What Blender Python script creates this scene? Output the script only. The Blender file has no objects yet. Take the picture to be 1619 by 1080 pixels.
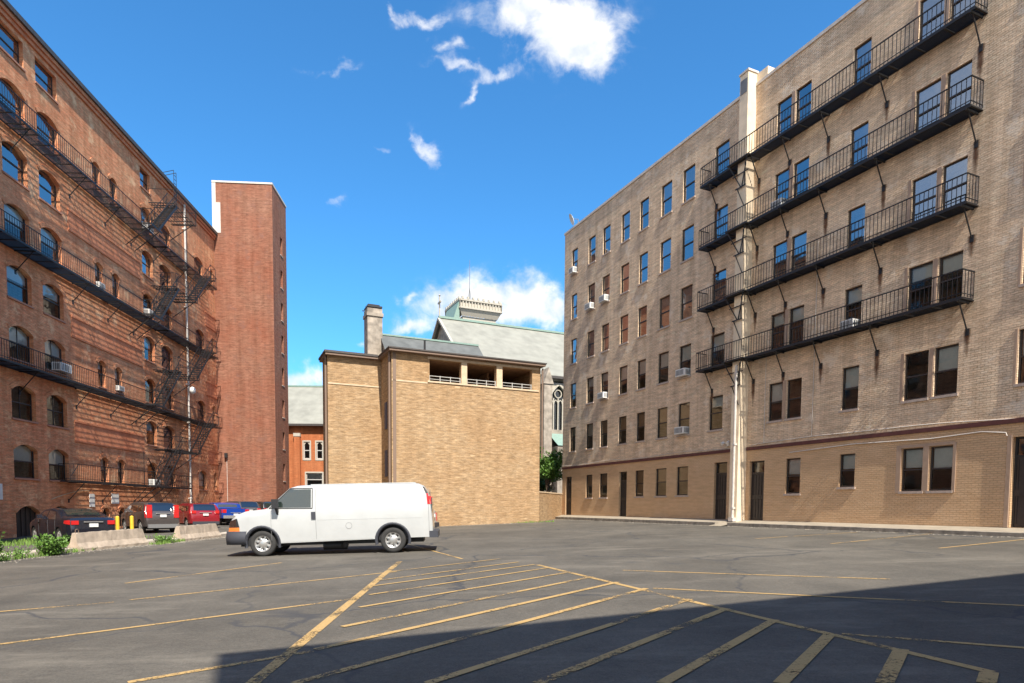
import bpy, math, random
from mathutils import Vector, Matrix
random.seed(7)
R_ = math.radians
scene = bpy.context.scene
COL = scene.collection

# ---------------------------------------------------------------- camera
EYE = Vector((0.0, 0.0, 1.52))
PITCH, ROLL, FPX, CY = R_(-3.4235), R_(0.402), 1026.98, 863.01
cam_d = bpy.data.cameras.new('camera')
cam = bpy.data.objects.new('camera', cam_d); COL.objects.link(cam)
Fw = Vector((0, math.cos(PITCH), math.sin(PITCH))); Uw = Vector((0, -math.sin(PITCH), math.cos(PITCH))); Rw = Vector((1, 0, 0))
R2 = Rw*math.cos(ROLL) + Uw*math.sin(ROLL); U2 = Uw*math.cos(ROLL) - Rw*math.sin(ROLL)
m3 = Matrix((R2, U2, -Fw)).transposed()
cam.matrix_world = Matrix.Translation(EYE) @ m3.to_4x4()
cam_d.sensor_width = 36.0; cam_d.lens = FPX/1619*36; cam_d.shift_y = (CY-540)/1619
cam_d.clip_start = .1; cam_d.clip_end = 3000
scene.camera = cam

def ray(u, v):
    d = Fw*FPX + R2*(u-809.5) - U2*(v-CY)
    return d/d.y

# ---------------------------------------------------------------- sun, sky, exposure
SUN_A, SUN_EL = R_(20.3), R_(50.0)
sun_dir = Vector((math.sin(SUN_A)*math.cos(SUN_EL), -math.cos(SUN_A)*math.cos(SUN_EL), math.sin(SUN_EL)))
sd = bpy.data.lights.new('sun', 'SUN'); sd.energy = 5.0; sd.angle = R_(0.5); sd.color = (1.0, .925, .81)
so = bpy.data.objects.new('sun', sd); COL.objects.link(so)
so.rotation_euler = sun_dir.to_track_quat('Z', 'Y').to_euler(); so.location = (0, 0, 60)
scene.view_settings.view_transform = 'Standard'; scene.view_settings.look = 'None'
scene.view_settings.exposure = 0.68; scene.view_settings.gamma = 1.0; scene.view_settings.use_curve_mapping = False
scene.render.engine = 'CYCLES'

def build_world():
    w = bpy.data.worlds.new('World'); scene.world = w; w.use_nodes = True
    nt = w.node_tree; N = nt.nodes; Lk = nt.links.new
    N.clear()
    out = N.new('ShaderNodeOutputWorld'); bg = N.new('ShaderNodeBackground'); Lk(bg.outputs[0], out.inputs[0])
    sky = N.new('ShaderNodeTexSky'); sky.sky_type = 'NISHITA'; sky.sun_disc = False
    sky.sun_elevation = SUN_EL; sky.sun_rotation = math.pi-SUN_A; sky.air_density = 1.0; sky.dust_density = .3; sky.ozone_density = 2.0
    bg.inputs[1].default_value = 0.13
    tint = N.new('ShaderNodeMix'); tint.data_type = 'RGBA'; tint.blend_type = 'MULTIPLY'; tint.inputs[0].default_value = 1
    Lk(sky.outputs[0], tint.inputs[6]); tint.inputs[7].default_value = SKY_TINT
    tc = N.new('ShaderNodeTexCoord'); sep = N.new('ShaderNodeSeparateXYZ'); Lk(tc.outputs['Generated'], sep.inputs[0])
    def M(op, a, b=None, c=None):
        n = N.new('ShaderNodeMath'); n.operation = op
        for i, v in enumerate((a, b, c)):
            if v is None: continue
            if isinstance(v, (int, float)): n.inputs[i].default_value = v
            else: Lk(v, n.inputs[i])
        return n.outputs[0]
    yy = M('MAXIMUM', sep.outputs[1], .02)
    U = M('DIVIDE', sep.outputs[0], yy); V = M('DIVIDE', sep.outputs[2], yy)
    c0 = N.new('ShaderNodeCombineXYZ'); Lk(U, c0.inputs[0]); Lk(V, c0.inputs[1])
    wn = N.new('ShaderNodeTexNoise'); wn.inputs['Scale'].default_value = 24; wn.inputs['Detail'].default_value = 5; Lk(c0.outputs[0], wn.inputs['Vector'])
    ws = N.new('ShaderNodeSeparateColor'); Lk(wn.outputs['Color'], ws.inputs[0])
    U0, V0 = U, V
    U = M('ADD', U0, M('MULTIPLY', M('SUBTRACT', ws.outputs[0], .5), .075)); V = M('ADD', V0, M('MULTIPLY', M('SUBTRACT', ws.outputs[1], .5), .06))
    tot = None
    for (px, py, rx, ry, amp, rot) in CLOUDS:
        d = ray(px, py); cu, cv = d.x, d.z
        ru, rv = rx/FPX, ry/FPX
        du = M('SUBTRACT', U, cu); dv = M('SUBTRACT', V, cv)
        cr, sr = math.cos(R_(rot)), math.sin(R_(rot))
        a = M('ADD', M('MULTIPLY', du, cr/ru), M('MULTIPLY', dv, sr/ru))
        b = M('ADD', M('MULTIPLY', du, -sr/rv), M('MULTIPLY', dv, cr/rv))
        q = M('ADD', M('MULTIPLY', a, a), M('MULTIPLY', b, b))
        e = M('MULTIPLY', M('EXPONENT', M('MULTIPLY', q, -1.0)), amp)
        tot = e if tot is None else M('ADD', tot, e)
    cmb = N.new('ShaderNodeCombineXYZ'); Lk(U0, cmb.inputs[0]); Lk(V0, cmb.inputs[1])
    n1 = N.new('ShaderNodeTexNoise'); n1.inputs['Scale'].default_value = 17; n1.inputs['Detail'].default_value = 9; n1.inputs['Roughness'].default_value = .63
    n1.inputs['Distortion'].default_value = .35
    Lk(cmb.outputs[0], n1.inputs['Vector'])
    dens = M('ADD', tot, M('MULTIPLY', M('SUBTRACT', n1.outputs[0], .5), 3.3))
    dens = M('MULTIPLY', dens, M('MINIMUM', M('MULTIPLY', tot, 4.0), 1.0))
    mr = N.new('ShaderNodeMapRange'); mr.interpolation_type = 'SMOOTHSTEP'; Lk(dens, mr.inputs[0])
    mr.inputs[1].default_value = .0; mr.inputs[2].default_value = 1.65
    # unseen broken cloud behind the viewpoint, added to brighten the shaded right facade
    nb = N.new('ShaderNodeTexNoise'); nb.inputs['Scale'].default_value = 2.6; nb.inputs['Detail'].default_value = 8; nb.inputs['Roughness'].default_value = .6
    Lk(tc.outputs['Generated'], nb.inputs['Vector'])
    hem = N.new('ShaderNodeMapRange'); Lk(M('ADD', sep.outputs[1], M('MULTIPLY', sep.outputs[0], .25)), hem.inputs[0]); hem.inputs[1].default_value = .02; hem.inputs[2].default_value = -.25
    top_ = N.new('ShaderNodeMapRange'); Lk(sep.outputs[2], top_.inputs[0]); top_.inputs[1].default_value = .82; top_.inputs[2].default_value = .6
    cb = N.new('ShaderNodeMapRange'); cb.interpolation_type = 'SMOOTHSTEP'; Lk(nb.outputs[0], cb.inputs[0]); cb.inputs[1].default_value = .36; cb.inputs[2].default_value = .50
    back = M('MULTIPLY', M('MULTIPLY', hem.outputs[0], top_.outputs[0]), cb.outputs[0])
    # cloud brightness: whiter where dense, pale grey blue in thinner pockets
    n2 = N.new('ShaderNodeTexNoise'); n2.inputs['Scale'].default_value = 16; n2.inputs['Detail'].default_value = 6; Lk(cmb.outputs[0], n2.inputs['Vector'])
    cr_ = N.new('ShaderNodeValToRGB'); Lk(n2.outputs[0], cr_.inputs[0])
    cr_.color_ramp.elements[0].position = .35; cr_.color_ramp.elements[0].color = (4.0, 4.35, 4.9, 1)
    cr_.color_ramp.elements[1].position = .6; cr_.color_ramp.elements[1].color = (6.6, 6.4, 6.1, 1)
    hz = N.new('ShaderNodeMix'); hz.data_type = 'RGBA'
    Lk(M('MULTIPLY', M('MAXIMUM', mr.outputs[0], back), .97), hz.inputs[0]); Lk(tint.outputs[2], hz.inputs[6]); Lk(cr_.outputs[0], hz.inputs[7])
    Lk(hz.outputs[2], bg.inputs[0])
SKY_TINT = (.36, .88, 1.2, 1)
CLOUDS = [(845,15,75,38,1.5,-8),(910,55,62,50,1.4,20),(945,85,28,24,.9,0),
 (528,107,36,8,.85,3),(665,31,34,9,.95,8),(714,70,18,13,.75,0),(628,12,7,14,.7,0),(735,103,46,7,.95,-8),(785,116,32,9,.9,12),(745,148,8,17,.85,-25),
 (675,240,9,28,.95,18),(597,240,12,7,.6,0),(533,323,14,7,.5,0),
 (700,468,42,20,1.35,-6),(770,470,40,26,1.2,0),(830,470,50,30,1.6,-12),(865,500,34,20,1.0,0),(735,500,80,16,1.2,0),(655,523,34,12,1.3,0),(640,470,16,8,.7,0),(585,547,12,5,.9,0),(480,598,34,18,1.5,0),(450,640,60,14,1.2,0)]
build_world()

# ---------------------------------------------------------------- ground height
GC = (-0.0345, 0.0304, 0.0133, 0.000382, 8.72e-05, 3.36e-05)
def g(x, y):
    x = min(max(x, -27), 19); y = min(max(y, -6), 50)
    return GC[0]+GC[1]*x+GC[2]*y+GC[3]*x*x+GC[4]*x*y+GC[5]*y*y
def ground_at(u, v):
    d = ray(u, v); t = 2.0
    while t < 90:
        P = EYE+d*t
        if P.z < g(P.x, P.y): break
        t += .01
    return Vector((P.x, P.y, g(P.x, P.y)))
def at(u, v, Y): return EYE+ray(u, v)*Y

# ---------------------------------------------------------------- mesh helpers
def tag(o, label=None, cat=None, group=None, kind=None):
    for k, v in (('label', label), ('category', cat), ('group', group), ('kind', kind)):
        if v: o[k] = v
    return o
def empty(name, loc=(0, 0, 0), rz=0.0, parent=None):
    o = bpy.data.objects.new(name, None); COL.objects.link(o); o.location = loc; o.rotation_euler = (0, 0, rz)
    o.empty_display_size = .2
    if parent: o.parent = parent
    return o
class MB:
    def __init__(s): s.v = []; s.f = []; s.m = []; s.sm = []
    def add(s, vs, fs, m=0, sm=False):
        b = len(s.v); s.v += [tuple(p) for p in vs]
        for f in fs: s.f.append([b+i for i in f]); s.m.append(m); s.sm.append(sm)
    def box(s, x0, x1, y0, y1, z0, z1, m=0):
        s.add([(x0,y0,z0),(x1,y0,z0),(x1,y1,z0),(x0,y1,z0),(x0,y0,z1),(x1,y0,z1),(x1,y1,z1),(x0,y1,z1)],
              [(3,2,1,0),(4,5,6,7),(0,1,5,4),(1,2,6,5),(2,3,7,6),(3,0,4,7)], m)
    def quad(s, a, b, c, d, m=0): s.add([a, b, c, d], [(0, 1, 2, 3)], m)
    def bar(s, p, q, w=.03, h=None, m=0):
        p, q = Vector(p), Vector(q); h = h or w; d = (q-p)
        if d.length < 1e-6: return
        d.normalize(); up = Vector((0, 0, 1)) if abs(d.z) < .95 else Vector((0, 1, 0))
        a = d.cross(up).normalized()*(w/2); b = a.cross(d).normalized()*(h/2)
        s.add([p-a-b, p+a-b, p+a+b, p-a+b, q-a-b, q+a-b, q+a+b, q-a+b],
              [(0,1,2,3),(7,6,5,4),(4,5,1,0),(5,6,2,1),(6,7,3,2),(7,4,0,3)], m)
    def tube(s, p, q, r, n=8, m=0, r2=None, cap=True):
        p, q = Vector(p), Vector(q); d = (q-p).normalized(); r2 = r if r2 is None else r2
        up = Vector((0, 0, 1)) if abs(d.z) < .95 else Vector((0, 1, 0))
        a = d.cross(up).normalized(); b = a.cross(d).normalized()
        vs = []
        for c, rr in ((p, r), (q, r2)):
            for i in range(n):
                t = 2*math.pi*i/n; vs.append(c+a*math.cos(t)*rr+b*math.sin(t)*rr)
        s.add(vs, [(i, i+n, (i+1) % n+n, (i+1) % n) for i in range(n)], m, True)
        if cap: s.add(vs, [tuple(range(n)), tuple(reversed(range(n, 2*n)))], m)
    def path(s, pts, r, n=6, m=0):
        for a, b in zip(pts[:-1], pts[1:]): s.tube(a, b, r, n, m)
    def lathe_y(s, prof, c=(0, 0, 0), n=28, m=0):
        # profile of (radius, y) spun about the local Y axis
        c = Vector(c); k = len(prof); vs = []
        for i in range(n):
            t = 2*math.pi*i/n
            for r, y in prof: vs.append(c+Vector((r*math.cos(t), y, r*math.sin(t))))
        s.add(vs, [(i*k+j, i*k+j+1, ((i+1) % n)*k+j+1, ((i+1) % n)*k+j) for i in range(n) for j in range(k-1)], m, True)
    def build(s, name, mats, parent=None, loc=None, link=True):
        me = bpy.data.meshes.new(name); me.from_pydata(s.v, [], s.f)
        for mt in (mats if isinstance(mats, (list, tuple)) else [mats]): me.materials.append(mt)
        me.polygons.foreach_set('material_index', s.m); me.polygons.foreach_set('use_smooth', s.sm)
        uv = me.uv_layers.new(name='UVMap'); me.update()
        data = [0.0]*(2*len(me.loops))
        for p in me.polygons:
            n = p.normal; ax = max(range(3), key=lambda i: abs(n[i]))
            for li in p.loop_indices:
                co = me.vertices[me.loops[li].vertex_index].co
                a, b = ((co.y, co.z), (co.x, co.z), (co.x, co.y))[ax]
                data[2*li] = a; data[2*li+1] = b
        uv.data.foreach_set('uv', data)
        if not link: return me
        o = bpy.data.objects.new(name, me); COL.objects.link(o)
        if parent: o.parent = parent
        if loc: o.location = loc
        return o
def place(name, me, parent, loc=(0, 0, 0)):
    o = bpy.data.objects.new(name, me); COL.objects.link(o); o.parent = parent; o.location = loc
    return o
def copy_tree(o, parent=None):
    c = o.copy(); COL.objects.link(c); c.parent = parent
    for ch in list(o.children): copy_tree(ch, c)
    return c

# ---------------------------------------------------------------- materials
def newmat(name):
    m = bpy.data.materials.new(name); m.use_nodes = True; nt = m.node_tree
    b = nt.nodes['Principled BSDF']; return m, nt, b
def plain(name, col, rough=.6, metal=0.0, spec=.5, var=0.0, vs=6.0, coat=0.0):
    m, nt, b = newmat(name)
    b.inputs['Base Color'].default_value = (*col, 1); b.inputs['Roughness'].default_value = rough
    b.inputs['Metallic'].default_value = metal; b.inputs['Specular IOR Level'].default_value = spec
    b.inputs['Coat Weight'].default_value = coat; b.inputs['Coat Roughness'].default_value = .06
    if var:
        tc = nt.nodes.new('ShaderNodeTexCoord'); n = nt.nodes.new('ShaderNodeTexNoise'); n.inputs['Scale'].default_value = vs; n.inputs['Detail'].default_value = 7
        nt.links.new(tc.outputs['Object'], n.inputs['Vector'])
        r = nt.nodes.new('ShaderNodeValToRGB'); nt.links.new(n.outputs[0], r.inputs[0])
        r.color_ramp.elements[0].position = .3; r.color_ramp.elements[1].position = .7
        r.color_ramp.elements[0].color = (*[c*(1-var) for c in col], 1); r.color_ramp.elements[1].color = (*[min(1, c*(1+var)) for c in col], 1)
        nt.links.new(r.outputs[0], b.inputs['Base Color'])
        bp = nt.nodes.new('ShaderNodeBump'); bp.inputs['Strength'].default_value = .25; bp.inputs['Distance'].default_value = .02
        nt.links.new(n.outputs[0], bp.inputs['Height']); nt.links.new(bp.outputs[0], b.inputs['Normal'])
    return m
def mixc(nt, fac, a, b, mode='MIX'):
    n = nt.nodes.new('ShaderNodeMix'); n.data_type = 'RGBA'; n.blend_type = mode
    for i, v in ((0, fac), (6, a), (7, b)):
        if isinstance(v, (int, float)): n.inputs[i].default_value = v
        elif isinstance(v, tuple): n.inputs[i].default_value = (*v, 1) if len(v) == 3 else v
        else: nt.links.new(v, n.inputs[i])
    return n.outputs[2]
def noise(nt, vec, scale, detail=6, rough=.55, mapscale=None, loc=None):
    n = nt.nodes.new('ShaderNodeTexNoise'); n.inputs['Scale'].default_value = scale; n.inputs['Detail'].default_value = detail; n.inputs['Roughness'].default_value = rough
    if mapscale or loc:
        mp = nt.nodes.new('ShaderNodeMapping')
        if mapscale: mp.inputs['Scale'].default_value = mapscale
        if loc: mp.inputs['Location'].default_value = loc
        nt.links.new(vec, mp.inputs[0]); vec = mp.outputs[0]
    nt.links.new(vec, n.inputs['Vector']); return n.outputs[0]
def ramp(nt, v, p0, p1, c0=(0, 0, 0), c1=(1, 1, 1)):
    r = nt.nodes.new('ShaderNodeValToRGB'); nt.links.new(v, r.inputs[0])
    r.color_ramp.elements[0].position = p0; r.color_ramp.elements[1].position = p1
    r.color_ramp.elements[0].color = (*c0, 1); r.color_ramp.elements[1].color = (*c1, 1)
    return r.outputs[0]
def brick(name, c1, c2, mortar, blotch, bw=.215, rh=.072, ms=.009, streak=.5, bump=.6, split=None, seed=0, bias=0.0, grain=1.0, patch=None, run_=1.0, odd=.5):
    m, nt, b = newmat(name)
    uv = nt.nodes.new('ShaderNodeUVMap').outputs[0]
    bt = nt.nodes.new('ShaderNodeTexBrick'); nt.links.new(uv, bt.inputs['Vector'])
    bt.inputs['Scale'].default_value = 1; bt.inputs['Brick Width'].default_value = bw; bt.inputs['Row Height'].default_value = rh
    bt.inputs['Mortar Size'].default_value = ms; bt.inputs['Mortar Smooth'].default_value = .3; bt.inputs['Bias'].default_value = bias
    bt.inputs['Color1'].default_value = (*c1, 1); bt.inputs['Color2'].default_value = (*c2, 1); bt.inputs['Mortar'].default_value = (*mortar, 1)
    col = bt.outputs[0]
    big = noise(nt, uv, .35, 5, .6, loc=(seed, seed*1.7, 0))
    col = mixc(nt, ramp(nt, big, .36, .68, (0, 0, 0), (.75, .75, .75)), col, blotch)
    st = noise(nt, uv, 1.3*grain, 8, .75, mapscale=(1, 5.5, 1), loc=(seed*3, 1, 0))
    k = streak
    col = mixc(nt, 1.0, col, ramp(nt, st, .3, .7, (1-k, 1-k, 1-k), (1+k*.5, 1+k*.5, 1+k*.5)), 'MULTIPLY')
    fine = noise(nt, uv, 9, 4, .7, mapscale=(1, 3, 1))
    col = mixc(nt, 1.0, col, ramp(nt, fine, .3, .75, (.8, .8, .8), (1.18, 1.18, 1.18)), 'MULTIPLY')
    # soot and rain streaks running down
    run = noise(nt, uv, 1.0, 5, .6, mapscale=(2.2, .12, 1), loc=(seed, 0, 0))
    col = mixc(nt, 1.0, col, ramp(nt, run, .35, .62, (1-.18*run_, 1-.2*run_, 1-.22*run_), (1.06, 1.06, 1.06)), 'MULTIPLY')
    # single burnt and pale bricks
    sb = nt.nodes.new('ShaderNodeTexWhiteNoise'); sb.noise_dimensions = '2D'
    sn = nt.nodes.new('ShaderNodeVectorMath'); sn.operation = 'SNAP'; nt.links.new(uv, sn.inputs[0]); sn.inputs[1].default_value = (bw*1.5, rh*1.5, 1)
    nt.links.new(sn.outputs[0], sb.inputs['Vector'])
    cl = noise(nt, uv, 1.1, 4, .6, mapscale=(1, 2.2, 1), loc=(seed*2, 5, 0))
    am = nt.nodes.new('ShaderNodeMath'); am.operation = 'MULTIPLY_ADD'; nt.links.new(cl, am.inputs[0]); am.inputs[1].default_value = 1.2; nt.links.new(sb.outputs[0], am.inputs[2])
    col = mixc(nt, ramp(nt, am.outputs[0], 1.25, 1.45, (0, 0, 0), (odd, odd, odd)), col, tuple(c*.55 for c in c1))
    col = mixc(nt, ramp(nt, am.outputs[0], .42, .6, (odd*.6, odd*.6, odd*.6), (0, 0, 0)), col, tuple(min(1, c*1.3) for c in c2))
    if patch:
        pn = noise(nt, uv, .9, 6, .7, loc=(9, 4, 0)); col = mixc(nt, ramp(nt, pn, .56, .64, (0, 0, 0), (.6, .6, .6)), col, patch)
    if split:
        sp = nt.nodes.new('ShaderNodeSeparateXYZ'); nt.links.new(uv, sp.inputs[0])
        lt = nt.nodes.new('ShaderNodeMath'); lt.operation = 'LESS_THAN'; nt.links.new(sp.outputs[1], lt.inputs[0]); lt.inputs[1].default_value = split[0]
        low = mixc(nt, 1.0, split[1], ramp(nt, st, .3, .72, (.8, .79, .77), (1.12, 1.12, 1.12)), 'MULTIPLY')
        low = mixc(nt, ramp(nt, noise(nt, uv, .8, 6, .7, loc=(3, 8, 0)), .5, .7, (0, 0, 0), (.5, .5, .5)), low, split[2])
        low = mixc(nt, ramp(nt, bt.outputs[1], .2, .9, (0, 0, 0), (.35, .35, .35)), low, tuple(c*.6 for c in split[1]))
        col = mixc(nt, lt.outputs[0], col, low)
    nt.links.new(col, b.inputs['Base Color']); b.inputs['Roughness'].default_value = .9; b.inputs['Specular IOR Level'].default_value = .15
    h = nt.nodes.new('ShaderNodeMath'); h.operation = 'MULTIPLY_ADD'; nt.links.new(bt.outputs[1], h.inputs[0]); h.inputs[1].default_value = -1.0
    nt.links.new(st, h.inputs[2])
    bp = nt.nodes.new('ShaderNodeBump'); bp.inputs['Strength'].default_value = bump; bp.inputs['Distance'].default_value = .02
    nt.links.new(h.outputs[0], bp.inputs['Height']); nt.links.new(bp.outputs[0], b.inputs['Normal'])
    return m
def glass(name, tint=(.02, .025, .03), refl=.12, rough=.02, trans=.75):
    m = bpy.data.materials.new(name); m.use_nodes = True; nt = m.node_tree; nt.nodes.clear()
    out = nt.nodes.new('ShaderNodeOutputMaterial'); tr = nt.nodes.new('ShaderNodeBsdfTransparent'); gl = nt.nodes.new('ShaderNodeBsdfGlossy')
    df = nt.nodes.new('ShaderNodeBsdfDiffuse'); df.inputs[0].default_value = (*tint, 1); tr.inputs[0].default_value = (.8, .85, .85, 1)
    gl.inputs['Roughness'].default_value = rough; gl.inputs[0].default_value = (1, 1, 1, 1)
    fr = nt.nodes.new('ShaderNodeFresnel'); fr.inputs[0].default_value = 1.5
    ad = nt.nodes.new('ShaderNodeMath'); ad.operation = 'MULTIPLY_ADD'; nt.links.new(fr.outputs[0], ad.inputs[0]); ad.inputs[1].default_value = 1.1; ad.inputs[2].default_value = refl; ad.use_clamp = True
    a = nt.nodes.new('ShaderNodeMixShader'); a.inputs[0].default_value = trans; nt.links.new(df.outputs[0], a.inputs[1]); nt.links.new(tr.outputs[0], a.inputs[2])
    c = nt.nodes.new('ShaderNodeMixShader'); nt.links.new(ad.outputs[0], c.inputs[0]); nt.links.new(a.outputs[0], c.inputs[1]); nt.links.new(gl.outputs[0], c.inputs[2])
    # old panes are never flat
    tc = nt.nodes.new('ShaderNodeTexCoord'); nz = noise(nt, tc.outputs['Object'], 1.1, 2, .5)
    bp = nt.nodes.new('ShaderNodeBump'); bp.inputs['Strength'].default_value = .12; bp.inputs['Distance'].default_value = .05
    nt.links.new(nz, bp.inputs['Height']); nt.links.new(bp.outputs[0], gl.inputs['Normal'])
    nt.links.new(c.outputs[0], out.inputs[0]); return m

M = {}
M['brick_red'] = brick('red brick', (.88, .33, .155), (1.0, .53, .29), (.70, .39, .23), (.74, .25, .12), streak=.42, seed=2, bump=.9, patch=(.95, .62, .36))
M['brick_red_dark'] = brick('dark red brick', (.70, .25, .125), (.80, .34, .18), (.55, .28, .17), (.62, .20, .10), streak=.15, seed=5)
M['brick_tower'] = brick('tower brick', (.29, .12, .08), (.42, .20, .13), (.31, .21, .15), (.36, .13, .078), streak=.45, seed=11, patch=(.25, .13, .1))
M['brick_tan'] = brick('tan brick', (.50, .33, .18), (.58, .415, .255), (.43, .31, .19), (.45, .28, .145), streak=.6, seed=6, grain=1.5, run_=.4, odd=.95)
M['brick_painted'] = brick('grey painted brick', (.92, .69, .475), (.95, .76, .55), (.68, .50, .34), (.84, .62, .43), ms=.010, streak=.42, seed=1, bump=1.0,
                           split=(4.25, (.68, .455, .27), (.74, .53, .34)), patch=(.86, .74, .60))
M['brick_orange'] = brick('orange brick', (.48, .15, .055), (.56, .19, .075), (.4, .2, .11), (.46, .14, .055), streak=.25, seed=4, bump=.2)
M['stone'] = plain('pale church stone', (.34, .29, .235), .9, var=.4, vs=1.8)
M['stone_trim'] = plain('limestone trim', (.46, .42, .35), .8, var=.1)
M['slate'] = plain('grey green slate', (.27, .265, .225), .7, var=.16, vs=.9)
M['slate_dark'] = plain('dark slate', (.115, .12, .115), .7, var=.2, vs=1.2)
M['copper'] = plain('verdigris copper', (.22, .32, .27), .6, var=.12)
M['roof_dark'] = plain('dark roof edging', (.07, .06, .055), .6, var=.2)
M['fascia'] = plain('brown fascia', (.22, .15, .11), .6)
M['maroon'] = plain('maroon painted band', (.11, .035, .03), .7, var=.2)
M['iron'] = plain('black painted iron', (.018, .018, .02), .5, .2)
M['frame_dark'] = plain('dark window frame', (.045, .035, .032), .5)
M['frame_pink'] = plain('beige painted trim', (.40, .28, .20), .6, var=.08)
M['frame_white'] = plain('white painted trim', (.5, .49, .46), .6, var=.06)
M['sill'] = plain('stone sill', (.46, .37, .31), .85, var=.15)
M['sill_red'] = plain('sandstone sill', (.42, .20, .13), .85, var=.15)
M['glass'] = glass('window glass', refl=.05, trans=.93)
M['glass_blue'] = glass('upper window glass', refl=.3, trans=.55, tint=(.01, .02, .03))
M['blind'] = plain('window blind', (.80, .79, .76), .9, var=.05)
M['blind_tan'] = plain('board behind glass', (.45, .30, .20), .9, var=.1)
M['curtain'] = plain('dark curtain', (.10, .09, .12), .9, var=.2)
M['black'] = plain('black plastic', (.02, .02, .022), .55)
M['white_metal'] = plain('white enamel', (.74, .74, .72), .45, var=.04)
M['ac_grille'] = plain('grey grille', (.18, .18, .18), .6)
M['pipe_white'] = plain('weathered white pipe', (.62, .57, .52), .6, var=.15, vs=8)
M['concrete'] = plain('pale concrete', (.50, .44, .36), .9, var=.22, vs=3.0)
M['concrete_pave'] = plain('pavement concrete', (.33, .28, .21), .9, var=.14, vs=2.0)
M['concrete_old'] = plain('dirty concrete kerb', (.27, .235, .19), .9, var=.35, vs=5.0)
M['yellow_post'] = plain('yellow bollard paint', (.80, .50, .04), .5, var=.1)
M['door_iron'] = plain('dark door paint', (.035, .028, .026), .5, var=.2)
M['stucco'] = plain('pale stucco', (.62, .56, .50), .9, var=.1)
M['tan_paint'] = plain('tan painted pier', (.60, .46, .31), .85, var=.12, vs=4)
M['buttress_paint'] = plain('pale painted buttress', (.80, .66, .48), .85, var=.1, vs=3)
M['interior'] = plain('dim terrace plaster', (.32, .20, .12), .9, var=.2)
M['rust'] = None

# ---------------------------------------------------------------- ground
def asphalt():
    m, nt, b = newmat('worn asphalt')
    tc = nt.nodes.new('ShaderNodeTexCoord').outputs['Object']
    big = noise(nt, tc, .2, 7, .65); mid = noise(nt, tc, .9, 8, .7, mapscale=(1, .55, 1)); fine = noise(nt, tc, 55, 3, .8); fin2 = noise(nt, tc, 16, 4, .8)
    c = ramp(nt, big, .35, .65, (.092, .083, .070), (.138, .125, .105))
    c = mixc(nt, 1.0, c, ramp(nt, mid, .32, .68, (.80, .81, .82), (1.16, 1.15, 1.13)), 'MULTIPLY')
    c = mixc(nt, 1.0, c, ramp(nt, fine, .25, .8, (.62, .62, .63), (1.4, 1.4, 1.38)), 'MULTIPLY')
    c = mixc(nt, 1.0, c, ramp(nt, fin2, .3, .7, (.82, .82, .82), (1.17, 1.17, 1.17)), 'MULTIPLY')
    # dusty scuffs
    sc = noise(nt, tc, .45, 9, .75, mapscale=(.5, 1.6, 1), loc=(4, 2, 0))
    c = mixc(nt, ramp(nt, sc, .53, .70, (0, 0, 0), (.55, .55, .55)), c, (.235, .21, .17))
    # oil spots
    vo = nt.nodes.new('ShaderNodeTexVoronoi'); vo.inputs['Scale'].default_value = .55; vo.inputs['Randomness'].default_value = 1
    nt.links.new(tc, vo.inputs['Vector'])
    c = mixc(nt, ramp(nt, vo.outputs['Distance'], .03, .16, (.5, .5, .5), (0, 0, 0)), c, (.07, .07, .07))
    # cracks and sealed seams
    dn = nt.nodes.new('ShaderNodeTexNoise'); dn.inputs['Scale'].default_value = .7; dn.inputs['Detail'].default_value = 6; nt.links.new(tc, dn.inputs['Vector'])
    v2 = nt.nodes.new('ShaderNodeVectorMath'); v2.operation = 'MULTIPLY_ADD'; nt.links.new(dn.outputs['Color'], v2.inputs[0]); v2.inputs[1].default_value = (1.6, 1.6, 0); nt.links.new(tc, v2.inputs[2])
    ce = nt.nodes.new('ShaderNodeTexVoronoi'); ce.feature = 'DISTANCE_TO_EDGE'; ce.inputs['Scale'].default_value = .16; nt.links.new(v2.outputs[0], ce.inputs['Vector'])
    ck = ramp(nt, ce.outputs['Distance'], .0022, .008, (1, 1, 1), (0, 0, 0))
    msk = ramp(nt, noise(nt, tc, .25, 3, .5, loc=(7, 1, 0)), .36, .5)
    c = mixc(nt, mixc(nt, 1.0, ck, msk, 'MULTIPLY'), c, (.06, .06, .062))
    nt.links.new(c, b.inputs['Base Color']); b.inputs['Roughness'].default_value = .88; b.inputs['Specular IOR Level'].default_value = .25
    bp = nt.nodes.new('ShaderNodeBump'); bp.inputs['Strength'].default_value = .5; bp.inputs['Distance'].default_value = .01
    nt.links.new(fine, bp.inputs['Height']); nt.links.new(bp.outputs[0], b.inputs['Normal'])
    return m
M['asphalt'] = asphalt()
def paint_mat(name, col, wear):
    m, nt, b = newmat(name)
    tc = nt.nodes.new('ShaderNodeTexCoord').outputs['Object']
    n1 = noise(nt, tc, 26, 5, .8); n2 = noise(nt, tc, .8, 5, .7)
    ad = nt.nodes.new('ShaderNodeMath'); ad.operation = 'MULTIPLY_ADD'; nt.links.new(n2, ad.inputs[0]); ad.inputs[1].default_value = 1.1; nt.links.new(n1, ad.inputs[2])
    f = ramp(nt, ad.outputs[0], wear, wear+.22)
    b.inputs['Roughness'].default_value = .75
    nt.links.new(mixc(nt, ramp(nt, n1, .3, .7), tuple(c*.8 for c in col), col), b.inputs['Base Color'])
    tr = nt.nodes.new('ShaderNodeBsdfTransparent'); mx = nt.nodes.new('ShaderNodeMixShader')
    nt.links.new(f, mx.inputs[0]); nt.links.new(tr.outputs[0], mx.inputs[1]); nt.links.new(b.outputs[0], mx.inputs[2])
    nt.links.new(mx.outputs[0], nt.nodes['Material Output'].inputs[0]); return m
M['paint'] = paint_mat('yellow line paint', (.50, .325, .125), .95)
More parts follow.
